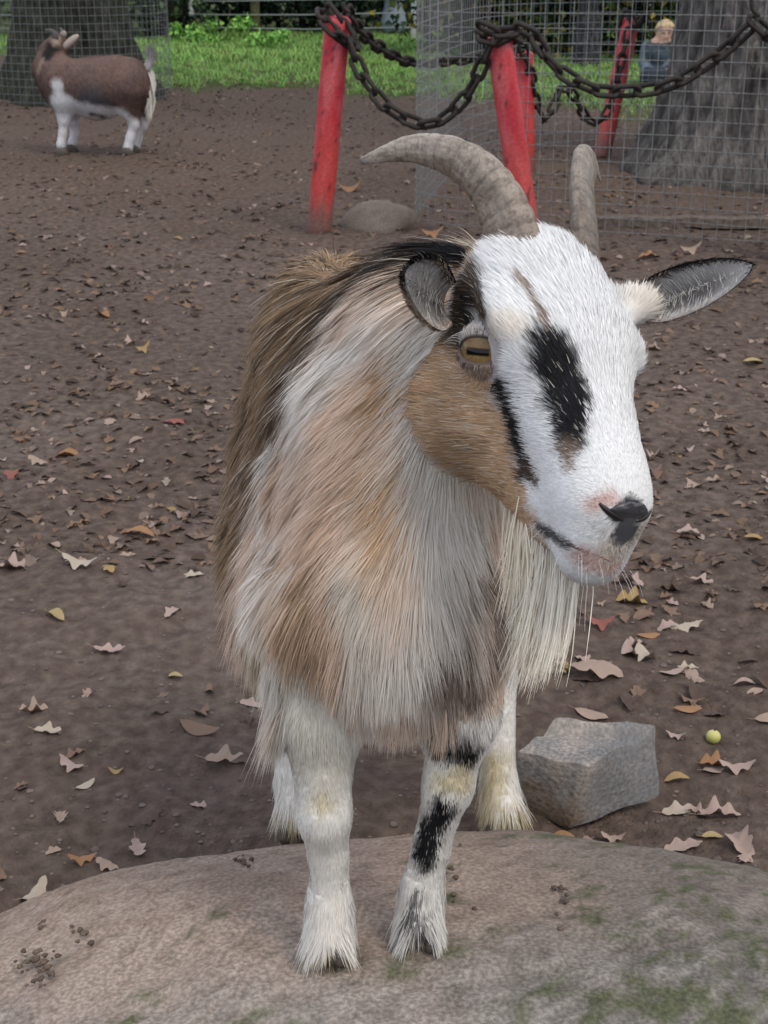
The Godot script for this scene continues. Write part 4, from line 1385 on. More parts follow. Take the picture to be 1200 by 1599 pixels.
func near_goat() -> void:
	var base := Vector3(-.01, .10, -1.12)
	var o := thing("goat", base, "pied tan, white and black pygmy goat with curved horns, front feet on the boulder", "goat")
	# skin: trunk and legs on a coarse grid, head on a fine one, one mesh
	var body := nets(BODY, Vector3(-.26, .0, -1.62), Vector3(.24, .82, -.86), .0085)
	var head := nets(HEAD, Vector3(-.09, -.135, -.125), Vector3(.09, .085, .165), .0034)
	var FH := Field.new(HEAD)
	var allh := PackedInt32Array(range(HEAD.size()))
	for i in head.v.size():
		head.v[i] = head_point(head.v[i])
		var n := head.n[i]
		head.n[i] = (HX * n.x + HY * n.y + HZ * n.z).normalized()
	var hl := PackedFloat32Array()
	var hd := PackedFloat32Array()
	var hg := PackedVector3Array()
	var FB := Field.new(BODY)
	var allb := PackedInt32Array(range(BODY.size()))
	for i in head.v.size():
		var p := head.v[i]
		var q := head_local(p)
		var n := head.n[i]
		var c := coat_color(p, PAL.W, "h")
		var L := lerpf(.012, .0035, smoothstep(.03, .115, q.z))
		if q.z < .0: L = lerpf(.012, .020, smoothstep(.0, -.07, q.z))
		if q.y < -.045 and q.z < .06: L += .014 * smoothstep(-.040, -.085, q.y)
		var d := lerpf(7.0e5, 9.0e5, smoothstep(.05, .12, q.z))
		var g := -HZ * .9 + HX * signf(q.x) * .35 * smoothstep(.01, .04, absf(q.x)) + Vector3(0, -1, 0) * (.55 if q.y < .01 else .0)
		if q.y > .015 and q.z > -.05: g = -HZ * .8 + HX * q.x * 9.0 + Vector3.UP * .2
		var de := p.distance_to(EYE_L)
		var dr := p.distance_to(EYE_R)
		var ed := minf(de, dr)
		if ed < .030:
			var ec := EYE_L if de < dr else EYE_R
			g = g.lerp((p - ec) * 60.0, smoothstep(.030, .016, ed))
			L = lerpf(L, .0035, smoothstep(.032, .019, ed))
			if ed < .0140: d = 0.0
			if ed < .021: c = c.lerp(Color(.30, .26, .26), .6)
		for t in PAD:
			var dp: float = p.distance_to(t[0]) / t[1]
			if dp < 1.25:
				c = c.lerp(t[2], smoothstep(1.25, .85, dp + nz.get_noise_3dv(p * 400.0) * .15))
				if dp < .95: d = 0.0
				elif dp < 1.25:
					d *= .6
					L = minf(L, .003)
		if FB.value(p, allb) < -.006: d = 0.0
		head.c[i] = c
		hl.append(L); hd.append(d); hg.append(g)
	var bl := PackedFloat32Array()
	var bd := PackedFloat32Array()
	var bg := PackedVector3Array()
	for i in body.v.size():
		var p := body.v[i]
		var n := body.n[i]
		var rear := p.z < -1.27 and p.y < .42
		var y := p.y + (.115 if rear else 0.0)
		var dv := nz2.get_noise_3dv(p * 9.0)
		var c: Color = Color(.80, .775, .73) if y < .40 else PAL.LT.lerp(PAL.GW, clampf(.5 + dv, 0, 1))
		if p.z < -1.13 and p.y > .36: c = PAL.BR.lerp(PAL.BG, clampf(.5 + dv, 0, 1))
		var L := .040
		if y < .49: L = lerpf(.040, .012, smoothstep(.49, .42, y))
		if y < .40: L = lerpf(.012, .0055, smoothstep(.40, .33, y))
		if y < .235: L = lerpf(.0055, .020, smoothstep(.235, .205, y))
		if y < .198: L = .028
		var d := lerpf(7.0e5, 3.0e5, smoothstep(.010, .040, L)) * 1.25
		if p.z < -1.30: d *= .45
		var over := maxf(clampf((.06 - p.x) * 16.0, -1.0, 1.0), smoothstep(.64, .70, p.y))
		var g := Vector3(0, -1, -.25).lerp(Vector3(-.85 * over, -.62, -.30), smoothstep(.48, .62, p.y))
		g = g.lerp(Vector3(clampf((p.x + .03) * 8.0, -1, 1) * .35, -.75, -.50), smoothstep(-1.10, -1.17, p.z) * smoothstep(.26, .32, p.y))
		if false: g = Vector3(clampf(p.x * 3.0 - .1, -.5, .5) * 1.2, -.65, -.75 * smoothstep(.45, -.15, n.z))
		if y < .25: g = Vector3(0, -1, .0) + Vector3(n.x, 0, n.z) * (.25 + .5 * smoothstep(.23, .19, y))
		# long fringe behind the elbow and under the brisket
		if p.x < -.06 and p.y > .33 and p.y < .45 and p.z > -1.14 and p.z < -1.0: L = maxf(L, .055 * smoothstep(.36, .40, p.y) * smoothstep(-.065, -.085, p.x))
		if absf(p.x - .01) < .045 and p.y < .49 and p.y > .41 and p.z > -1.1: L = maxf(L, .040)
		if p.y > .60 and absf(p.x + .0) < .06 and n.y > .4: L = .052
		if L > .018: L *= 1.0 + .5 * nz2.get_noise_3dv(p * 26.0)
		for t in LONG:
			var dl: float = p.distance_to(t[0])
			if dl < t[1]: L = lerpf(L, t[2], smoothstep(t[1], t[1] * .5, dl))
		var gt := (g - n * g.dot(n)).normalized()
		if y < .186: c = PAL.CY
		var toe := absf(p.x - (-.047 if p.x < 0 else .031 + (p.y - .17) * .05))
		if y < .212 and not rear and n.z > .0:
			g.x += signf(p.x - (-.047 if p.x < 0 else .031)) * .45
			if toe < .0045:
				c = PAL.DG
				L = .006
		c = coat_color(p + gt * L * .5 + n * .003, c, "b")
		if p.z > -1.1: c = c.lerp(Color(.36, .30, .20), smoothstep(.190, .170, p.y) * .75)
		if p.distance_to(HO) < .16 and FH.value(head_local(p), allh) < -.004: d = 0.0
		body.c[i] = c
		bl.append(L); bd.append(d); bg.append(g)
	var skin := MB.new()
	for part in [body, head]:
		var off := skin.v.size()
		skin.v.append_array(part.v); skin.n.append_array(part.n); skin.c.append_array(part.c)
		for k in part.ix: skin.ix.append(k + off)
	for i in skin.c.size(): skin.c[i] = skin.c[i] * .92
	var m := put("body", skin.mesh(), M.skin, o)
	m.position = -base
	print("skin ", skin.v.size())
	m = put("face_fur", hair(head, hl, hd, hg, .00055, .08, .08, 41, .10), M.fur, o, -base)
	tag(m, "", "", "", "stuff")
	m = put("coat", hair(body, bl, bd, bg, .00070, .09, .26, 42, .115), M.fur, o, -base)
	tag(m, "long tan, brown and white coat", "", "", "stuff")

	horn([[806, 408, .985], [797, 350, .982], [766, 286, .99], [712, 243, 1.0], [650, 230, 1.02], [605, 238, 1.035], [564, 252, 1.05]], "horn sweeping out to the left in the photo", o, base, .0228, .62)
	horn([[914, 408, 1.005], [913, 362, 1.01], [909, 308, 1.03], [911, 264, 1.065], [919, 253, 1.10], [929, 260, 1.12], [938, 282, 1.135]], "horn seen edge on, its tip hooking backward", o, base, .0205, .42, .80)
	ear(o, base, deep(704, 474, .99), deep(612, 432, .925), Vector3(-.10, 1, -.25), .0250, .66, 1.0, "ear turned to the camera like a cup", Color(.42, .33, .27), .6)
	ear(o, base, deep(985, 484, 1.03), deep(1180, 418, .99), Vector3(.30, 1, -.3), .0185, .80, 1.0, "ear held out to the side, dark rimmed", Color(.52, .42, .37))
	eye(o, base, EYE_L, (EYE_LN * .35 + (EYE - EYE_L).normalized() * .65).normalized(), -.13, "amber eye with a flat slit pupil")
	eye(o, base, EYE_R, EYE_RN, .0, "far eye, almost hidden by the brow")

	# nose leather with its two nostrils, and the mouth line
	var nose := MB.new()
	ball(nose, Vector3.ZERO, Vector3(.0155, .0105, .0045), func(d): return Color(.040, .040, .046).lerp(Color(.075, .07, .075), clampf(nz.get_noise_3dv(d * 9.0) + .3, 0, 1)), 24, 30, Basis(HX, HY, HZ))
	for i in nose.v.size(): nose.v[i] *= 1.0 + nz.get_noise_3dv(nose.v[i] * 200.0) * .12
	m = put("nose", nose.mesh(), M.wet, o, NOSE - EYE.direction_to(NOSE) * .0 - base)
	for q in [NOSTRIL, NOSTRIL_R]:
		var w := []
		for p in q: w.append(p - NOSE)
		var tb := MB.new()
		tube(tb, smoothpath(w, 20), func(u, _a): return .0019 * sin(PI * clampf(u * .9 + .1, 0, 1)) + .0004, 10, func(_u, _a, _p): return Color(.012, .010, .011), HZ, .8)
		put("nostril", tb.mesh(), M.wet, m)
	var mo := MB.new()
	var wm := []
	for p in MOUTH: wm.append(p - base)
	tube(mo, smoothpath(wm, 40), func(u, _a): return .0019 * sin(PI * clampf(u * .85 + .12, 0, 1)), 8, func(u, _a, _p): return Color(.05, .042, .042).lerp(Color(.34, .20, .18), smoothstep(.35, .6, u)), HX, .5)
	put("mouth", mo.mesh(), M.wet, o)

	# beard of long free hairs
	var mb := MB.new()
	var r := RandomNumberGenerator.new()
	r.seed = 12
	var roots := smoothpath([head_point(Vector3(-.004, -.070, .066)), head_point(Vector3(-.003, -.069, .077)), head_point(Vector3(-.001, -.067, .088)), head_point(Vector3(.002, -.066, .100))], 40)
	for k in 4200:
		var u := r.randf()
		var p := roots[int(u * 39)] + Vector3(r.randfn() * .006, r.randf_range(.0, .016), r.randfn() * .008)
		var L := .128 * (.88 + .16 * sin(int(u * 13.0) * 2.9)) * (.62 + .42 * r.randf()) * (1.0 if u > .25 else .8 + u * .8)
		var cl := int(u * 13.0 + r.randf() * .8)
		var sway := Vector3(sin(cl * 2.3) * .010 + (u - .5) * .016, 0, cos(cl * 1.7) * .008)
		var fr := Vector3(r.randfn(), 0, r.randfn()) * .0035
		var path := smoothpath([p, p + Vector3(0, -L * .33, .004) + fr * .4 + sway * .2, p + Vector3((.45 - u) * .012, -L * .7, .002) + fr * .7 + sway * .5, p + Vector3((.42 - u) * .034 * L / .12, -L, -.002) + fr + sway * .9], 8)
		var c := Color(.86, .80, .68).lerp(Color(.66, .56, .40), r.randf() * .7).lerp(Color(.90, .87, .80), smoothstep(.6, 1.0, u) * .8) * (.85 + .3 * r.randf()) * (1.0 + .12 * sin(cl * 3.7))
		lock(mb, path, .0007, Vector3(r.randfn() * .4 + sin(cl * 5.0) * .35, .35, 1).normalized(), c * .92, c)
	tag(put("beard", mb.mesh(), M.fur, o, -base), "long cream beard", "", "", "stuff")
	# whiskers and stray hairs round the muzzle
	mb = MB.new()
	for k in 20:
		var p: Vector3 = MOUTH[r.randi() % MOUTH.size()] + Vector3(r.randfn() * .012, -r.randf() * .018 + .002, r.randf() * .004)
		var d := (p - head_point(Vector3(0, -.03, .09))).normalized()
		lock(mb, smoothpath([p - d * .004, p + d * .007, p + d * .013 + Vector3(0, -.004, 0)], 6), .00018, -fwd, Color(.7, .7, .7), Color(.75, .75, .75))
	tag(put("whiskers", mb.mesh(), M.fur, o, -base), "", "", "", "stuff")
	# hooves
	for q in [[Vector3(-.047, 0, -.992), .92, true], [Vector3(.031, 0, -1.010), .92, true], [Vector3(-.102, 0, -1.372), 1.15, false], [Vector3(.137, 0, -1.372), 1.2, false]]:
		var f: Vector3 = q[0]
		f.y = boulder_top(f.x, f.z) + .001 if q[2] else .022
		hoof(o, base, f, Vector3(0, 0, 1), q[1])
	# short tail behind
	mb = MB.new()
	for k in 160:
		var p := Vector3(-.03 + r.randfn() * .008, .545 + r.randfn() * .01, -1.49)
		lock(mb, smoothpath([p, p + Vector3(r.randfn() * .008, .05, -.03), p + Vector3(r.randfn() * .016, .08 + r.randf() * .03, -.035)], 6), .002, Vector3(0, .3, -1), PAL.BR, PAL.DB)
	tag(put("tail", mb.mesh(), M.fur, o, -base), "", "", "", "stuff")

# ------------------------------------------------------------------ the far goat and the two people
func bone(a: Array, ra: float, b: Array, rb: float, k: float, h: float) -> Array:      # between two seen points; the third number of each is how far behind h it lies
	var p := at(a[0], a[1], h + (a[2] if a.size() > 2 else 0.0))
	var q := at(b[0], b[1], h + (b[2] if b.size() > 2 else 0.0))
	return ["c", p.x, p.y, p.z, ra, q.x, q.y, q.z, rb, k]

func bounds(list: Array, pad: float) -> Array:
	var lo := Vector3.ONE * 99
	var hi := Vector3.ONE * -99
	for t in list:
		for q in [[Vector3(t[1], t[2], t[3]), t[4]], [Vector3(t[5], t[6], t[7]), t[8]]]:
			lo = lo.min(q[0] - Vector3.ONE * (q[1] + pad))
			hi = hi.max(q[0] + Vector3.ONE * (q[1] + pad))
	return [lo, hi]

func near_any(p: Vector3, list: Array, h: float) -> float:          # signed distance to the nearest of some seen strokes [x, y, x, y, radius]
	var d := 9.0
	for t in list: d = minf(d, seg_dist(Vector3(p.x, p.y, 0), at(t[0], t[1], h) * Vector3(1, 1, 0), at(t[2], t[3], h) * Vector3(1, 1, 0)) - t[4])
	return d

func far_goat() -> void:
	var h := 7.4
	var list := [
		bone([102, 132], .112, [150, 138], .142, .0, h), bone([150, 138], .142, [198, 132], .128, .06, h), bone([194, 124], .106, [206, 122], .078, .06, h),
		bone([92, 122], .105, [80, 108, .02], .085, .06, h), bone([80, 108, .02], .080, [80, 84, .05], .058, .05, h), bone([82, 80, .05], .055, [90, 70, .10], .050, .03, h), bone([90, 71, .10], .046, [78, 80, .24], .030, .03, h),
		bone([100, 160, -.05], .062, [101, 186, -.05], .033, .05, h), bone([101, 186, -.05], .031, [99, 206, -.05], .021, .02, h), bone([99, 206, -.05], .021, [96, 226, -.05], .027, .02, h),
		bone([112, 165, .10], .062, [115, 190, .10], .031, .05, h), bone([115, 190, .10], .029, [117, 208, .10], .020, .02, h), bone([117, 208, .10], .020, [113, 224, .10], .026, .02, h),
		bone([206, 140, -.05], .092, [203, 168, -.05], .056, .05, h), bone([203, 168, -.05], .050, [211, 192, -.05], .029, .03, h), bone([211, 192, -.05], .028, [204, 214, -.05], .022, .02, h), bone([204, 214, -.05], .022, [200, 231, -.05], .028, .02, h),
		bone([210, 145, .10], .085, [214, 172, .10], .055, .05, h), bone([214, 172, .10], .050, [221, 194, .10], .034, .03, h), bone([221, 194, .10], .034, [214, 214, .10], .027, .02, h), bone([214, 214, .10], .027, [211, 228, .10], .032, .02, h),
	]
	var bb := bounds(list, .04)
	var mb := nets(list, bb[0], bb[1], .014)
	var comb := PackedVector3Array()
	var len := PackedFloat32Array()
	for i in mb.v.size():
		var p := mb.v[i]
		var dv := nz2.get_noise_3dv(p * 6.0)
		var c := Color(.175, .115, .098).lerp(Color(.135, .095, .086), clampf(.5 + dv, 0, 1))
		var j := dv * .02
		c = c.lerp(Color(.085, .080, .086), smoothstep(.05, -.03, near_any(p, [[150, 150, 168, 172, .06]], h) + j))
		c = c.lerp(Color(.72, .72, .74), smoothstep(.012, -.012, near_any(p, [[97, 128, 101, 172, .022], [101, 158, 132, 172, .060], [132, 176, 186, 184, .070], [99, 186, 96, 232, .06], [116, 196, 114, 232, .055], [196, 178, 206, 200, .035], [206, 196, 201, 240, .06], [216, 205, 212, 240, .05], [74, 166, 78, 172, .02]], h) + j))
		c = c.lerp(Color(.022, .02, .022), smoothstep(.01, -.01, near_any(p, [[150, 174, 166, 179, .012], [76, 84, 80, 72, .03]], h) + j))
		c = c.lerp(Color(.42, .33, .26), smoothstep(.01, -.01, near_any(p, [[84, 62, 84, 60, .02], [63, 112, 70, 92, .010]], h) + j) * .8)
		mb.c[i] = c
		comb.append(Vector3(.45, -.8, .0))
		len.append(.016 if p.y > .22 else .009)
	var base := at(150, 236, h)
	base.y = 0
	var o := thing("goat", base, "brown and white horned goat with its back turned, by the caged tree at upper left", "goat")
	put("body", mb.mesh(), M.skin, o, -base)
	tag(put("coat", hair(mb, len, fill(mb.v.size(), 5.0e4), comb, .0020, .08, .2, 51, .14), M.fur, o, -base), "", "", "", "stuff")
	for q in [[[88, 66, .06], [86, 54, .06], [80, 48, .07], [71, 47, .09]], [[93, 66, .12], [96, 56, .13], [98, 49, .14], [94, 44, .16]]]:
		var w := []
		for t in q: w.append(at(t[0], t[1], h + t[2]) - base)
		var hb := MB.new()
		tube(hb, smoothpath(w, 20), func(u, _a): return .021 * (1.0 - u * .8), 10, func(u, _a, _p): return Color(.07, .06, .055).lerp(Color(.12, .11, .10), u))
		put("horn", hb.mesh(), M.horn, o)
	for q in [[[98, 76, .06], [122, 56, -.03], Color(.50, .41, .35)], [[94, 60, .14], [103, 51, .10], Color(.36, .30, .26)]]:
		var a := at(q[0][0], q[0][1], h + q[0][2]) - base
		var b := at(q[1][0], q[1][1], h + q[1][2]) - base
		var eb := MB.new()
		var ax := (b - a)
		var L := ax.length()
		var bs := Basis.looking_at(ax, Vector3.UP)
		ball(eb, (a + b) * .5, Vector3(.010, .021, L * .55), func(d): return q[2].lerp(Color(.30, .22, .19), smoothstep(.2, .8, -d.y)), 14, 18, bs)
		put("ear", eb.mesh(), M.skin, o)
	var tb := MB.new()
	var r := RandomNumberGenerator.new()
	r.seed = 8
	var t0 := at(229, 110, h)
	for k in 90:
		var p := t0 + Vector3(r.randfn() * .008, r.randfn() * .012, r.randfn() * .02)
		lock(tb, smoothpath([p, p + Vector3(.018, .03, 0), p + Vector3(.026 + r.randfn() * .006, .065, r.randfn() * .01), p + Vector3(.022 + r.randfn() * .012, .085 + r.randf() * .03, 0)], 7), .006, Vector3(r.randfn() * .4, .2, 1).normalized(), Color(.5, .48, .48), Color(.12, .11, .12))
	for k in 170:
		var u := r.randf()
		var p := t0.lerp(at(224, 160, h), u) + Vector3(.022 + r.randfn() * .009, 0, r.randfn() * .02 + .02)
		lock(tb, smoothpath([p, p + Vector3(.010, -.03, .01), p + Vector3(.002 + r.randfn() * .008, -.075 - r.randf() * .03, .01)], 6), .006, Vector3(r.randfn() * .4, .2, 1).normalized(), Color(.66, .63, .58), Color(.72, .70, .64))
	tag(put("tail", tb.mesh(), M.fur, o, -base), "white tail held up", "", "", "stuff")
	for q in [[97, 231, -.07], [113, 229, .08], [200, 237, -.07], [211, 234, .08]]:
		var f := at(q[0], q[1], h + q[2])
		f.y = soil_height(f.x, f.z)
		hoof(o, base, f, Vector3(-.9, 0, .1).normalized(), 1.5)

func figure(called: String, list: Array, cell: float, paint: Callable, base: Vector3, label: String) -> Node3D:
	var bb := bounds(list, .03)
	var mb := nets(list, bb[0], bb[1], cell)
	for i in mb.v.size(): mb.c[i] = paint.call(mb.v[i], mb.n[i])
	var o := thing(called, base, label, "person")
	put("body", mb.mesh(), M.cloth, o, -base)
	return o

func people() -> void:
	# child crouching on the grass
	var h := 11.25
	var skin := Color(.48, .30, .235)
	var list := [
		bone([1039, 47], .066, [1037, 53, -.01], .056, .0, h), bone([1038, 50, -.045], .020, [1037, 59, -.05], .026, .03, h),      # skull, jaw
		bone([1037, 62], .034, [1034, 74], .036, .02, h), bone([1027, 72], .062, [1027, 84], .100, .04, h), bone([1038, 72], .055, [1027, 84], .10, .04, h),
		bone([1027, 84], .10, [1023, 120], .105, .04, h),
		bone([1010, 74], .044, [1005, 98, -.03], .036, .03, h), bone([1005, 98, -.03], .034, [1014, 118, -.16], .027, .02, h),
		bone([1045, 75], .042, [1048, 98, -.05], .034, .03, h), bone([1048, 98, -.05], .032, [1040, 113, -.17], .025, .02, h),
		bone([1015, 122], .075, [1013, 120, -.22], .060, .04, h), bone([1031, 122], .075, [1034, 120, -.22], .060, .04, h),
		bone([1013, 120, -.22], .056, [1014, 134, -.10], .040, .02, h), bone([1034, 120, -.22], .056, [1033, 134, -.10], .040, .02, h),
		bone([1014, 136, -.12], .034, [1013, 138, -.24], .030, .02, h), bone([1033, 136, -.12], .034, [1034, 138, -.24], .030, .02, h),
	]
	for s in [[1015, 118, -.17, -1], [1039, 113, -.18, 1]]:          # hands: palm, four fingers, thumb
		list.append(bone([s[0], s[1], s[2]], .022, [s[0], s[1] + 4, s[2] - .02], .020, .012, h))
		for k in 4: list.append(bone([s[0] - 3.0 + 2.0 * k, s[1] + 5, s[2] - .03], .009, [s[0] - 3.4 + 2.2 * k, s[1] + 9 - absf(k - 1.5), s[2] - .015], .007, .006, h))
		list.append(bone([s[0] - s[3] * 4.0, s[1] + 2, s[2] - .02], .009, [s[0] - s[3] * 6.0, s[1] + 6, s[2] - .03], .008, .006, h))
	var face := at(1038, 51, h)
	var base := at(1024, 130, h)
	base.y = 0
	var o := figure("person", list, .0105, func(p, n):
		if p.y > at(0, 66, h).y and absf(p.x - face.x) < .10:
			var e := absf(absf(p.x - face.x) - .024)
			if p.z > face.z + .03 and absf(p.y - face.y) < .008 and e < .011: return Color(.05, .04, .04)
			if p.z > face.z + .03 and absf(p.y - at(0, 59, h).y) < .006 and absf(p.x - face.x) < .02: return Color(.30, .12, .11)
			return skin
		if n.y < -2.0: return skin
		var lowhand := minf((p - at(1015, 122, h - .19)).length(), (p - at(1039, 117, h - .20)).length())
		if lowhand < .048: return skin
		if p.y < at(0, 116, h).y or p.z > base.z + .13: return Color(.035, .042, .055)
		var sleeve := minf(seg_dist(p, at(1010, 74, h), at(1005, 98, h - .03)), minf(seg_dist(p, at(1005, 98, h - .03), at(1014, 118, h - .16)), minf(seg_dist(p, at(1045, 75, h), at(1048, 98, h - .05)), seg_dist(p, at(1048, 98, h - .05), at(1040, 113, h - .17)))))
		if sleeve < .046: return Color(.12, .16, .20)
		return Color(.060, .085, .105).lerp(Color(.03, .042, .05), clampf(.5 + nz2.get_noise_3dv(p * 14.0), 0, 1)), base, "blond child in a blue-grey jacket crouching on the lawn beyond the mesh")
	var mb := MB.new()
	ball(mb, at(1039, 45.5, h + .014), Vector3(.074, .070, .078), func(d): return Color(.60, .46, .27) * (1.0 + .35 * nz.get_noise_3d(d.x * 9.0, d.y * 2.0, d.z * 9.0)), 18, 26)
	for i in mb.v.size(): mb.v[i] += Vector3.ONE * nz.get_noise_3dv(mb.v[i] * 60.0) * .004
	for i in mb.v.size():
		var dy := mb.v[i].y - at(0, 43, h).y
		if mb.v[i].z > -h + .02 and dy < 0.0: mb.v[i].z -= .06 * smoothstep(0.0, -.015, dy)
	put("hair", mb.mesh(), M.fur, o, -base)
	mb = MB.new()
	ball(mb, at(1038, 54, h - .060), Vector3(.008, .011, .012), func(_d): return skin, 8, 10)
	put("nose", mb.mesh(), M.skin, o, -base)
	for s in [1028, 1050]:
		mb = MB.new()
		ball(mb, at(s, 51, h), Vector3(.009, .018, .012), func(_d): return skin, 8, 10)
		put("ear", mb.mesh(), M.skin, o, -base)
	mb = MB.new()
	var ring := []
	for k in 11: ring.append(at(1036, 70, h) + Vector3(cos(TAU * k / 10) * .060, .012 * sin(TAU * k / 10), sin(TAU * k / 10) * .055) - base)
	tube(mb, smoothpath(ring, 30), func(_u, _w): return .016, 8, func(_u, _w, _p): return Color(.03, .038, .05))
	put("collar", mb.mesh(), M.cloth, o)

	# small child in a pale coat by the white fence post; only the lower part is in the picture
	h = 16.9
	base = onground(615, 57)
	h = -base.z
	base.y = 0
	var X := base.x
	var Z := base.z
	list = [
		["c", X, .42, Z, .095, X, .16, Z, .155, .0], ["c", X, .62, Z, .085, X, .42, Z, .09, .05], ["c", X, .62, Z, .05, X, .68, Z, .04, .03], ["c", X, .76, Z, .085, X, .73, Z + .01, .07, .02],
		["c", X - .06, .2, Z, .06, X - .06, .05, Z, .045, .03], ["c", X + .06, .2, Z, .06, X + .06, .05, Z, .045, .03], ["c", X - .06, .04, Z, .04, X - .06, .035, Z + .08, .035, .02], ["c", X + .06, .04, Z, .04, X + .06, .035, Z + .08, .035, .02],
		["c", X - .11, .60, Z, .04, X - .14, .50, Z + .06, .034, .03], ["c", X - .14, .50, Z + .06, .032, X - .05, .455, Z + .14, .025, .02],
		["c", X + .11, .60, Z, .04, X + .14, .50, Z + .06, .034, .03], ["c", X + .14, .50, Z + .06, .032, X + .04, .455, Z + .14, .025, .02],
	]
	for s in [-1.0, 1.0]:
		for k in 4: list.append(["c", X + s * .035, .462 - .010 * k, Z + .15, .010, X - s * .015, .466 - .012 * k, Z + .165, .008, .006])
		list.append(["c", X + s * .045, .47, Z + .15, .010, X + s * .02, .488, Z + .165, .008, .006])
	o = figure("person", list, .013, func(p, _n):
		if p.y > .66: return skin
		if p.z > Z + .10 and p.y > .40 and absf(p.x - X) < .085: return Color(.50, .28, .20)
		if p.y < .06: return Color(.05, .05, .06)
		return Color(.22, .275, .32), base, "small child in a flared pale blue-grey coat beyond the lawn, beside the white post")
	mb = MB.new()
	ball(mb, Vector3(X, .775, Z - .015), Vector3(.092, .085, .092), func(_d): return Color(.20, .13, .07), 14, 18)
	put("hair", mb.mesh(), M.fur, o, -base)
	mb = MB.new()
	ball(mb, Vector3(X, .735, Z + .085), Vector3(.010, .013, .014), func(_d): return skin, 8, 10)
	put("nose", mb.mesh(), M.skin, o, -base)

# ------------------------------------------------------------------ fallen leaves
func leaf_mesh(kind: int, sd: int) -> ArrayMesh:          # about one unit long, lying along +z, curled; kinds: 0 lobed oak, 1 plain oval, 2 pointed maple-like
	var r := RandomNumberGenerator.new()
	r.seed = sd
	var mb := MB.new()
	var curl := r.randf_range(.3, 1.3) * (1.0 if r.randf() < .7 else -.6)
	var bend := r.randf_range(-.5, .7)
	var twist := r.randf_range(-.5, .5)
	var n := 18 if kind != 1 else 9
	for i in n + 1:
		var t := float(i) / n
		var env := pow(sin(PI * pow(t, .8)), .75) if t > 0.0 and t < 1.0 else 0.02
		var ws := [1.0, 1.0]
		if kind == 0:
			for s in 2: ws[s] = .26 * env * (.78 + .26 * sin(t * 17.0 + 1.0 + s * .7)) + .015
		elif kind == 1:
			for s in 2: ws[s] = .24 * env + .008
		else:
			for s in 2: ws[s] = .34 * env * (.60 + .42 * pow(absf(sin(t * 7.6 + .5 + s * .2)), 1.5)) + .01
		var mid := Vector3(r.randf_range(-.01, .01), bend * (t - .5) * (t - .5) * 1.4 + .02, t - .5)
		for s in 2:
			var w: float = ws[s] * (-1.0 if s == 0 else 1.0)
			var lift := curl * w * w * 4.0 + twist * w * (t - .5) + r.randf_range(0, .025)
			mb.vert(mid + Vector3(w, lift, absf(w) * .18), Color.WHITE * r.randf_range(.86, 1.08))
		mb.vert(mid, Color.WHITE * .9)
	for i in n:
		var a := i * 3
		mb.quad(a, a + 3, a + 5, a + 2)
		mb.quad(a + 2, a + 5, a + 4, a + 1)
	rod(mb, Vector3(0, bend * .35 + .02, -.5), Vector3(.03, bend * .5 + .05, -.72), .012, Color(.8, .7, .6), 3)
	var lo := 9.0
	for p in mb.v: lo = minf(lo, p.y)
	for i in mb.v.size(): mb.v[i].y -= lo
	return mb.mesh()

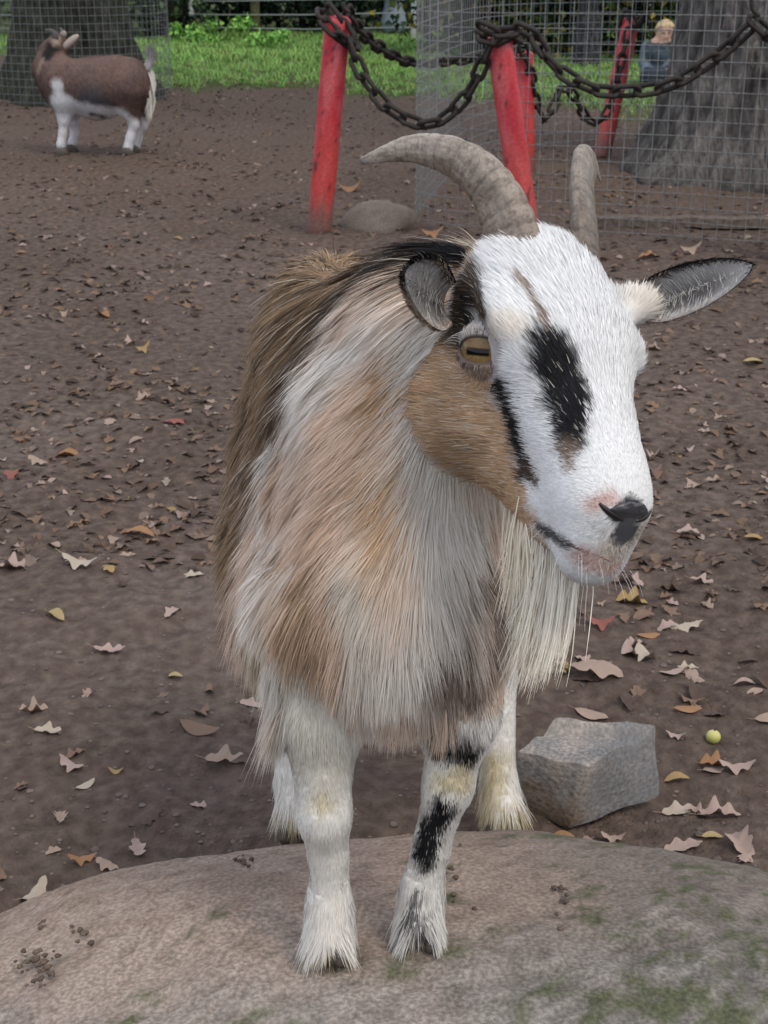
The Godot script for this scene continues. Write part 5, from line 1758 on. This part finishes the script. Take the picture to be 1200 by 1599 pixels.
func leaves() -> void:
	var shapes := [[], [], []]
	for kind in 3:
		for k in [12, 7, 6][kind]: shapes[kind].append(leaf_mesh(kind, 100 + kind * 20 + k))
	var tones := {
		"tan": Color(.33, .245, .195), "pinkish": Color(.37, .275, .24), "brown": Color(.19, .125, .092), "dark brown": Color(.095, .066, .055), "orange": Color(.30, .165, .085), "red": Color(.25, .095, .075), "yellow": Color(.36, .28, .14), "cream": Color(.42, .355, .285), "ochre": Color(.32, .22, .10),
	}
	var mats := {}
	for t in tones:
		var m := mat(.75, true, tones[t].linear_to_srgb(), .3)
		m.backlight_enabled = true
		m.backlight = Color(.2, .2, .2)
		mats[t] = m
	var r := RandomNumberGenerator.new()
	r.seed = 31
	# the ones that stand out: px, py, length in px, kind, tone, turn, label
	var own := [
		[162, 489, 28, 1, "orange", 40, "orange upturned leaf alone on the bare soil at left, below the far goat"], [56, 1398, 50, 2, "cream", 150, "pale crumpled leaf at the left edge of the boulder"], [128, 1336, 40, 0, "orange", 100, "orange curled leaf just above the boulder's left shoulder"], [216, 1324, 44, 0, "pinkish", 20, "pinkish grey lobed leaf lower left, nearest above the boulder"], [168, 1352, 40, 0, "tan", 60, "tan folded leaf between the orange curl and the boulder"],
		[357, 1186, 66, 0, "tan", 90, "broad tan oak leaf just left of the goat's fringe of leg hair"], [22, 880, 54, 0, "pinkish", 80, "large pinkish leaf at the left edge, level with the goat's chest"], [126, 893, 52, 0, "cream", 75, "pale cream leaf lying left of the goat, level with its shoulder"], [88, 971, 36, 1, "yellow", 50, "yellowish cream oval leaf at lower left"], [218, 834, 42, 1, "orange", 85, "orange leaf left of the goat's brown flank"], [240, 866, 60, 0, "dark brown", 95, "dark brown curled leaf just below the orange one"],
		[18, 742, 32, 2, "red", 10, "brick red leaf near the left edge"], [108, 701, 36, 1, "orange", 88, "rusty leaf above the brick red one"], [60, 722, 36, 0, "tan", 60, "tan leaf between the rusty and the brick red leaf"], [272, 660, 30, 2, "red", 80, "small dark red leaf beside the goat's back"], [172, 900, 28, 2, "ochre", 30, "small ochre leaf right of the pale cream leaf"], [301, 898, 36, 0, "cream", 85, "cream leaf by the goat's flank at left"],
		[272, 1048, 24, 1, "yellow", 90, "small bright yellow leaf at left, below the leaf pile"], [182, 1200, 22, 1, "ochre", 90, "small tan-yellow leaf alone in bare soil at lower left"], [134, 1218, 30, 1, "cream", 130, "narrow pale leaf at lower left standing on edge"], [78, 1144, 44, 0, "cream", 85, "pale scalloped leaf near the left edge, low down"], [312, 1136, 62, 1, "brown", 70, "long brown rolled leaf left of the goat's leg"], [172, 1018, 46, 0, "pinkish", 85, "pinkish lobed leaf left of the leaf pile"],
		[1072, 971, 50, 0, "cream", 95, "cream scalloped leaf right of the beard"], [936, 974, 40, 2, "red", 85, "red leaf just right of the beard"], [1014, 986, 34, 1, "orange", 100, "orange oval leaf right of the red leaf"], [1008, 1032, 40, 2, "cream", 20, "cream star-shaped leaf right of the beard"], [930, 1056, 76, 2, "tan", 80, "big tan spread leaf above the granite block"], [1074, 1042, 32, 0, "cream", 92, "thin pale lobed leaf at right"], [1074, 1112, 40, 1, "orange", 90, "orange leaf at right, above the block"], [988, 928, 46, 2, "ochre", 85, "ochre leaf right of the goat's chin"], [924, 1110, 50, 1, "tan", 60, "twisted light brown leaf touching the top of the granite block"],
		[1066, 1252, 56, 0, "cream", 95, "pale scalloped oak leaf right of the granite block"], [1124, 1266, 60, 0, "pinkish", 85, "pinkish scalloped leaf beside the pale one at lower right"], [1068, 1316, 56, 0, "pinkish", 100, "pinkish curled leaf above the boulder's right shoulder"], [1152, 1200, 50, 0, "pinkish", 80, "pinkish leaf near the right edge"], [1116, 1188, 40, 2, "orange", 80, "orange-brown leaf near the right edge, left of the pinkish one"], [1058, 1208, 36, 1, "ochre", 95, "ochre leaf against the right side of the granite block"], [958, 1304, 36, 0, "pinkish", 90, "pinkish leaf at the foot of the granite block"], [924, 1312, 38, 0, "tan", 20, "tan leaf at the foot of the block touching the boulder"], [880, 1310, 44, 1, "orange", 95, "rust brown leaf by the hind hoof and the block"],
		[1112, 1308, 30, 1, "yellow", 90, "small yellow leaf low at right above the boulder"], [1178, 843, 30, 1, "ochre", 80, "ochre leaf at the right edge, level with the muzzle"], [1180, 560, 36, 1, "yellow", 95, "yellow-brown sliver of a leaf below the right ear"], [676, 372, 34, 2, "orange", 85, "orange leaf at the foot of the mesh behind the horns"], [1014, 398, 30, 2, "orange", 85, "orange leaf above the goat's right ear"], [1078, 392, 34, 2, "tan", 85, "tan leaf at the foot of the right tree guard"], [548, 296, 36, 1, "orange", 90, "rusty leaf right of the leftmost post"],
	]
	for q in own:
		var p := onground(q[0], q[1])
		var s: float = q[2] / (FOCAL / (p - EYE).dot(fwd)) * 1.12
		p.y = soil_height(p.x, p.z) + .001
		var m := put("fallen_leaf", shapes[q[3]][r.randi() % shapes[q[3]].size()], mats[q[4]], null, p)
		m.basis = Basis(Vector3.UP, deg_to_rad(q[5])).scaled(Vector3(s, s, s))
		m.rotate_object_local(Vector3.RIGHT, r.randf_range(-.15, .15))
		tag(m, q[6], "leaf", "fallen leaves that stand out")
	# the rest of the leaves that can be told apart
	var words := {"tan": 9, "pinkish": 9, "brown": 11, "dark brown": 9, "orange": 1, "red": 0, "yellow": 0, "cream": 1, "ochre": 1}
	var bag := []
	for t in words:
		for k in words[t]: bag.append(t)
	var made := 0
	var pool := []
	while made < 250:
		var px_ := r.randf_range(-10, 1210)
		var py := 1420.0 - 960.0 * pow(r.randf(), .82)
		if made % 3 == 0: px_ = r.randf_range(850, 1210)
		var p := onground(px_, py)
		if p.z > -1.30 and absf(p.x) < .75: continue
		if absf(p.x - .26) < .12 and p.z > -1.66: continue
		if nz2.get_noise_3d(p.x * 1.6, 4, p.z * 1.6) < -.12 and r.randf() < .7: continue
		var kind := 0 if r.randf() < .62 else (1 if r.randf() < .6 else 2)
		var t: String = bag[r.randi() % bag.size()]
		var s := r.randf_range(.018, .050)
		p.y = soil_height(p.x, p.z)
		var m := put("fallen_leaf", shapes[kind][r.randi() % shapes[kind].size()], mats[t], null, p)
		m.basis = Basis.from_euler(Vector3(r.randf_range(-.2, .2), r.randf() * TAU, r.randf_range(-.25, .25))).scaled(Vector3(s, s * r.randf_range(.6, 1.3), s))
		var v := p - EYE
		pool.append([m, t, ["lobed oak leaf", "oval leaf", "pointed leaf"][kind], Vector2(600.0 + FOCAL * v.x / v.dot(fwd), 799.5 - FOCAL * v.dot(upv) / v.dot(fwd))])
		made += 1
	name_leaves(pool)
	# litter too small to tell apart
	for kind in 3:
		var where := []
		var colors := []
		for k in [5700, 8000, 5700][kind]:
			var py := 130.0 + 760.0 * pow(r.randf(), 2.1)
			var p := onground(r.randf_range(-700, 1900), py)
			var e := grassy(p.x, p.z)
			if e > 1.0 or (e > .2 and r.randf() < .5): continue
			if nz2.get_noise_3d(p.x * .9, 8, p.z * .9) < r.randf_range(-1.1, .1): continue
			var s := r.randf_range(.010, .045) * (1.0 if p.z < -4.0 else .8)
			p.y = soil_height(p.x, p.z) + (.02 if e > 0 else .0)
			where.append(Transform3D(Basis.from_euler(Vector3(r.randf_range(-.4, .4), r.randf() * TAU, r.randf_range(-.4, .4))).scaled(Vector3(s, s * .8, s)), p))
			var t: Color = tones[bag[r.randi() % bag.size()]]
			if r.randf() < .65: t = [Color(.20, .135, .10), Color(.10, .068, .052), Color(.24, .15, .10)][r.randi() % 3]
			colors.append(t * r.randf_range(.5, .95))
		tag(many("leaf_litter", shapes[kind][1], M.leaf, where, colors), ["small brown scraps of lobed leaves", "small brown scraps of oval leaves", "small brown scraps of pointed leaves"][kind] + " strewn over the paddock", "leaf litter")
	# a green-yellow crab apple
	var a := onground(1114, 1153)
	var mb := MB.new()
	ball(mb, Vector3(0, .009, 0), Vector3(.0098, .0092, .0098), func(d): return Color(.40, .42, .12).lerp(Color(.55, .50, .20), clampf(d.y, 0, 1)), 14, 18)
	rod(mb, Vector3(0, .017, 0), Vector3(.003, .023, .001), .0009, Color(.1, .07, .04))
	tag(put("crab_apple", mb.mesh(), M.hoof, null, Vector3(a.x, soil_height(a.x, a.z), a.z)), "small yellow-green fruit on the soil right of the granite block", "fruit")

func name_leaves(pool: Array) -> void:                    # each by the nearest thing one can find, the side of it, and its turn going outward
	var marks := [["granite block", 920, 1205], ["left end of the boulder", 60, 1440], ["right end of the boulder", 1170, 1400], ["goat's beard", 850, 1040], ["goat's muzzle", 985, 850], ["goat's outstretched ear", 1120, 470], ["goat's brown flank", 335, 800], ["fringe on the goat's leg", 405, 1160], ["brick red leaf", 18, 742], ["yellow-green fruit", 1114, 1153], ["orange upturned leaf", 162, 489], ["goat's back", 450, 520],
		["pale cream leaf", 126, 893], ["rolled brown leaf", 312, 1136], ["leftmost red post", 500, 400], ["low round stone", 592, 370], ["right tree guard", 1060, 390], ["crumpled leaf by the boulder", 56, 1398], ["orange leaf by the brown flank", 218, 834], ["scalloped leaf right of the beard", 1072, 971], ["ochre leaf at the edge", 1178, 843], ["yellow leaf sliver", 1180, 560]]
	var heaps := {}
	for q in pool:
		var best: Array = marks[0]
		for m in marks:
			if q[3].distance_to(Vector2(m[1], m[2])) < q[3].distance_to(Vector2(best[1], best[2])): best = m
		var d: Vector2 = q[3] - Vector2(best[1], best[2])
		var side := ("right of" if d.x > 0 else "left of") if absf(d.x) > absf(d.y) else ("below" if d.y > 0 else "above")
		var key := "%s %s %s the %s" % [q[1].replace("dark brown", "dark"), q[2], side, best[0]]
		if not heaps.has(key): heaps[key] = []
		heaps[key].append([d.length(), q[0]])
	var turn := ["nearest", "second nearest", "third nearest", "fourth nearest", "fifth nearest", "sixth nearest", "seventh nearest", "farther off", "farther off"]
	for key in heaps:
		var list: Array = heaps[key]
		list.sort_custom(func(a, b): return a[0] < b[0])
		for k in list.size():
			tag(list[k][1], key if list.size() == 1 else "%s, %s" % [key, turn[mini(k, 8)]], "leaf", "fallen leaves on the bare soil")
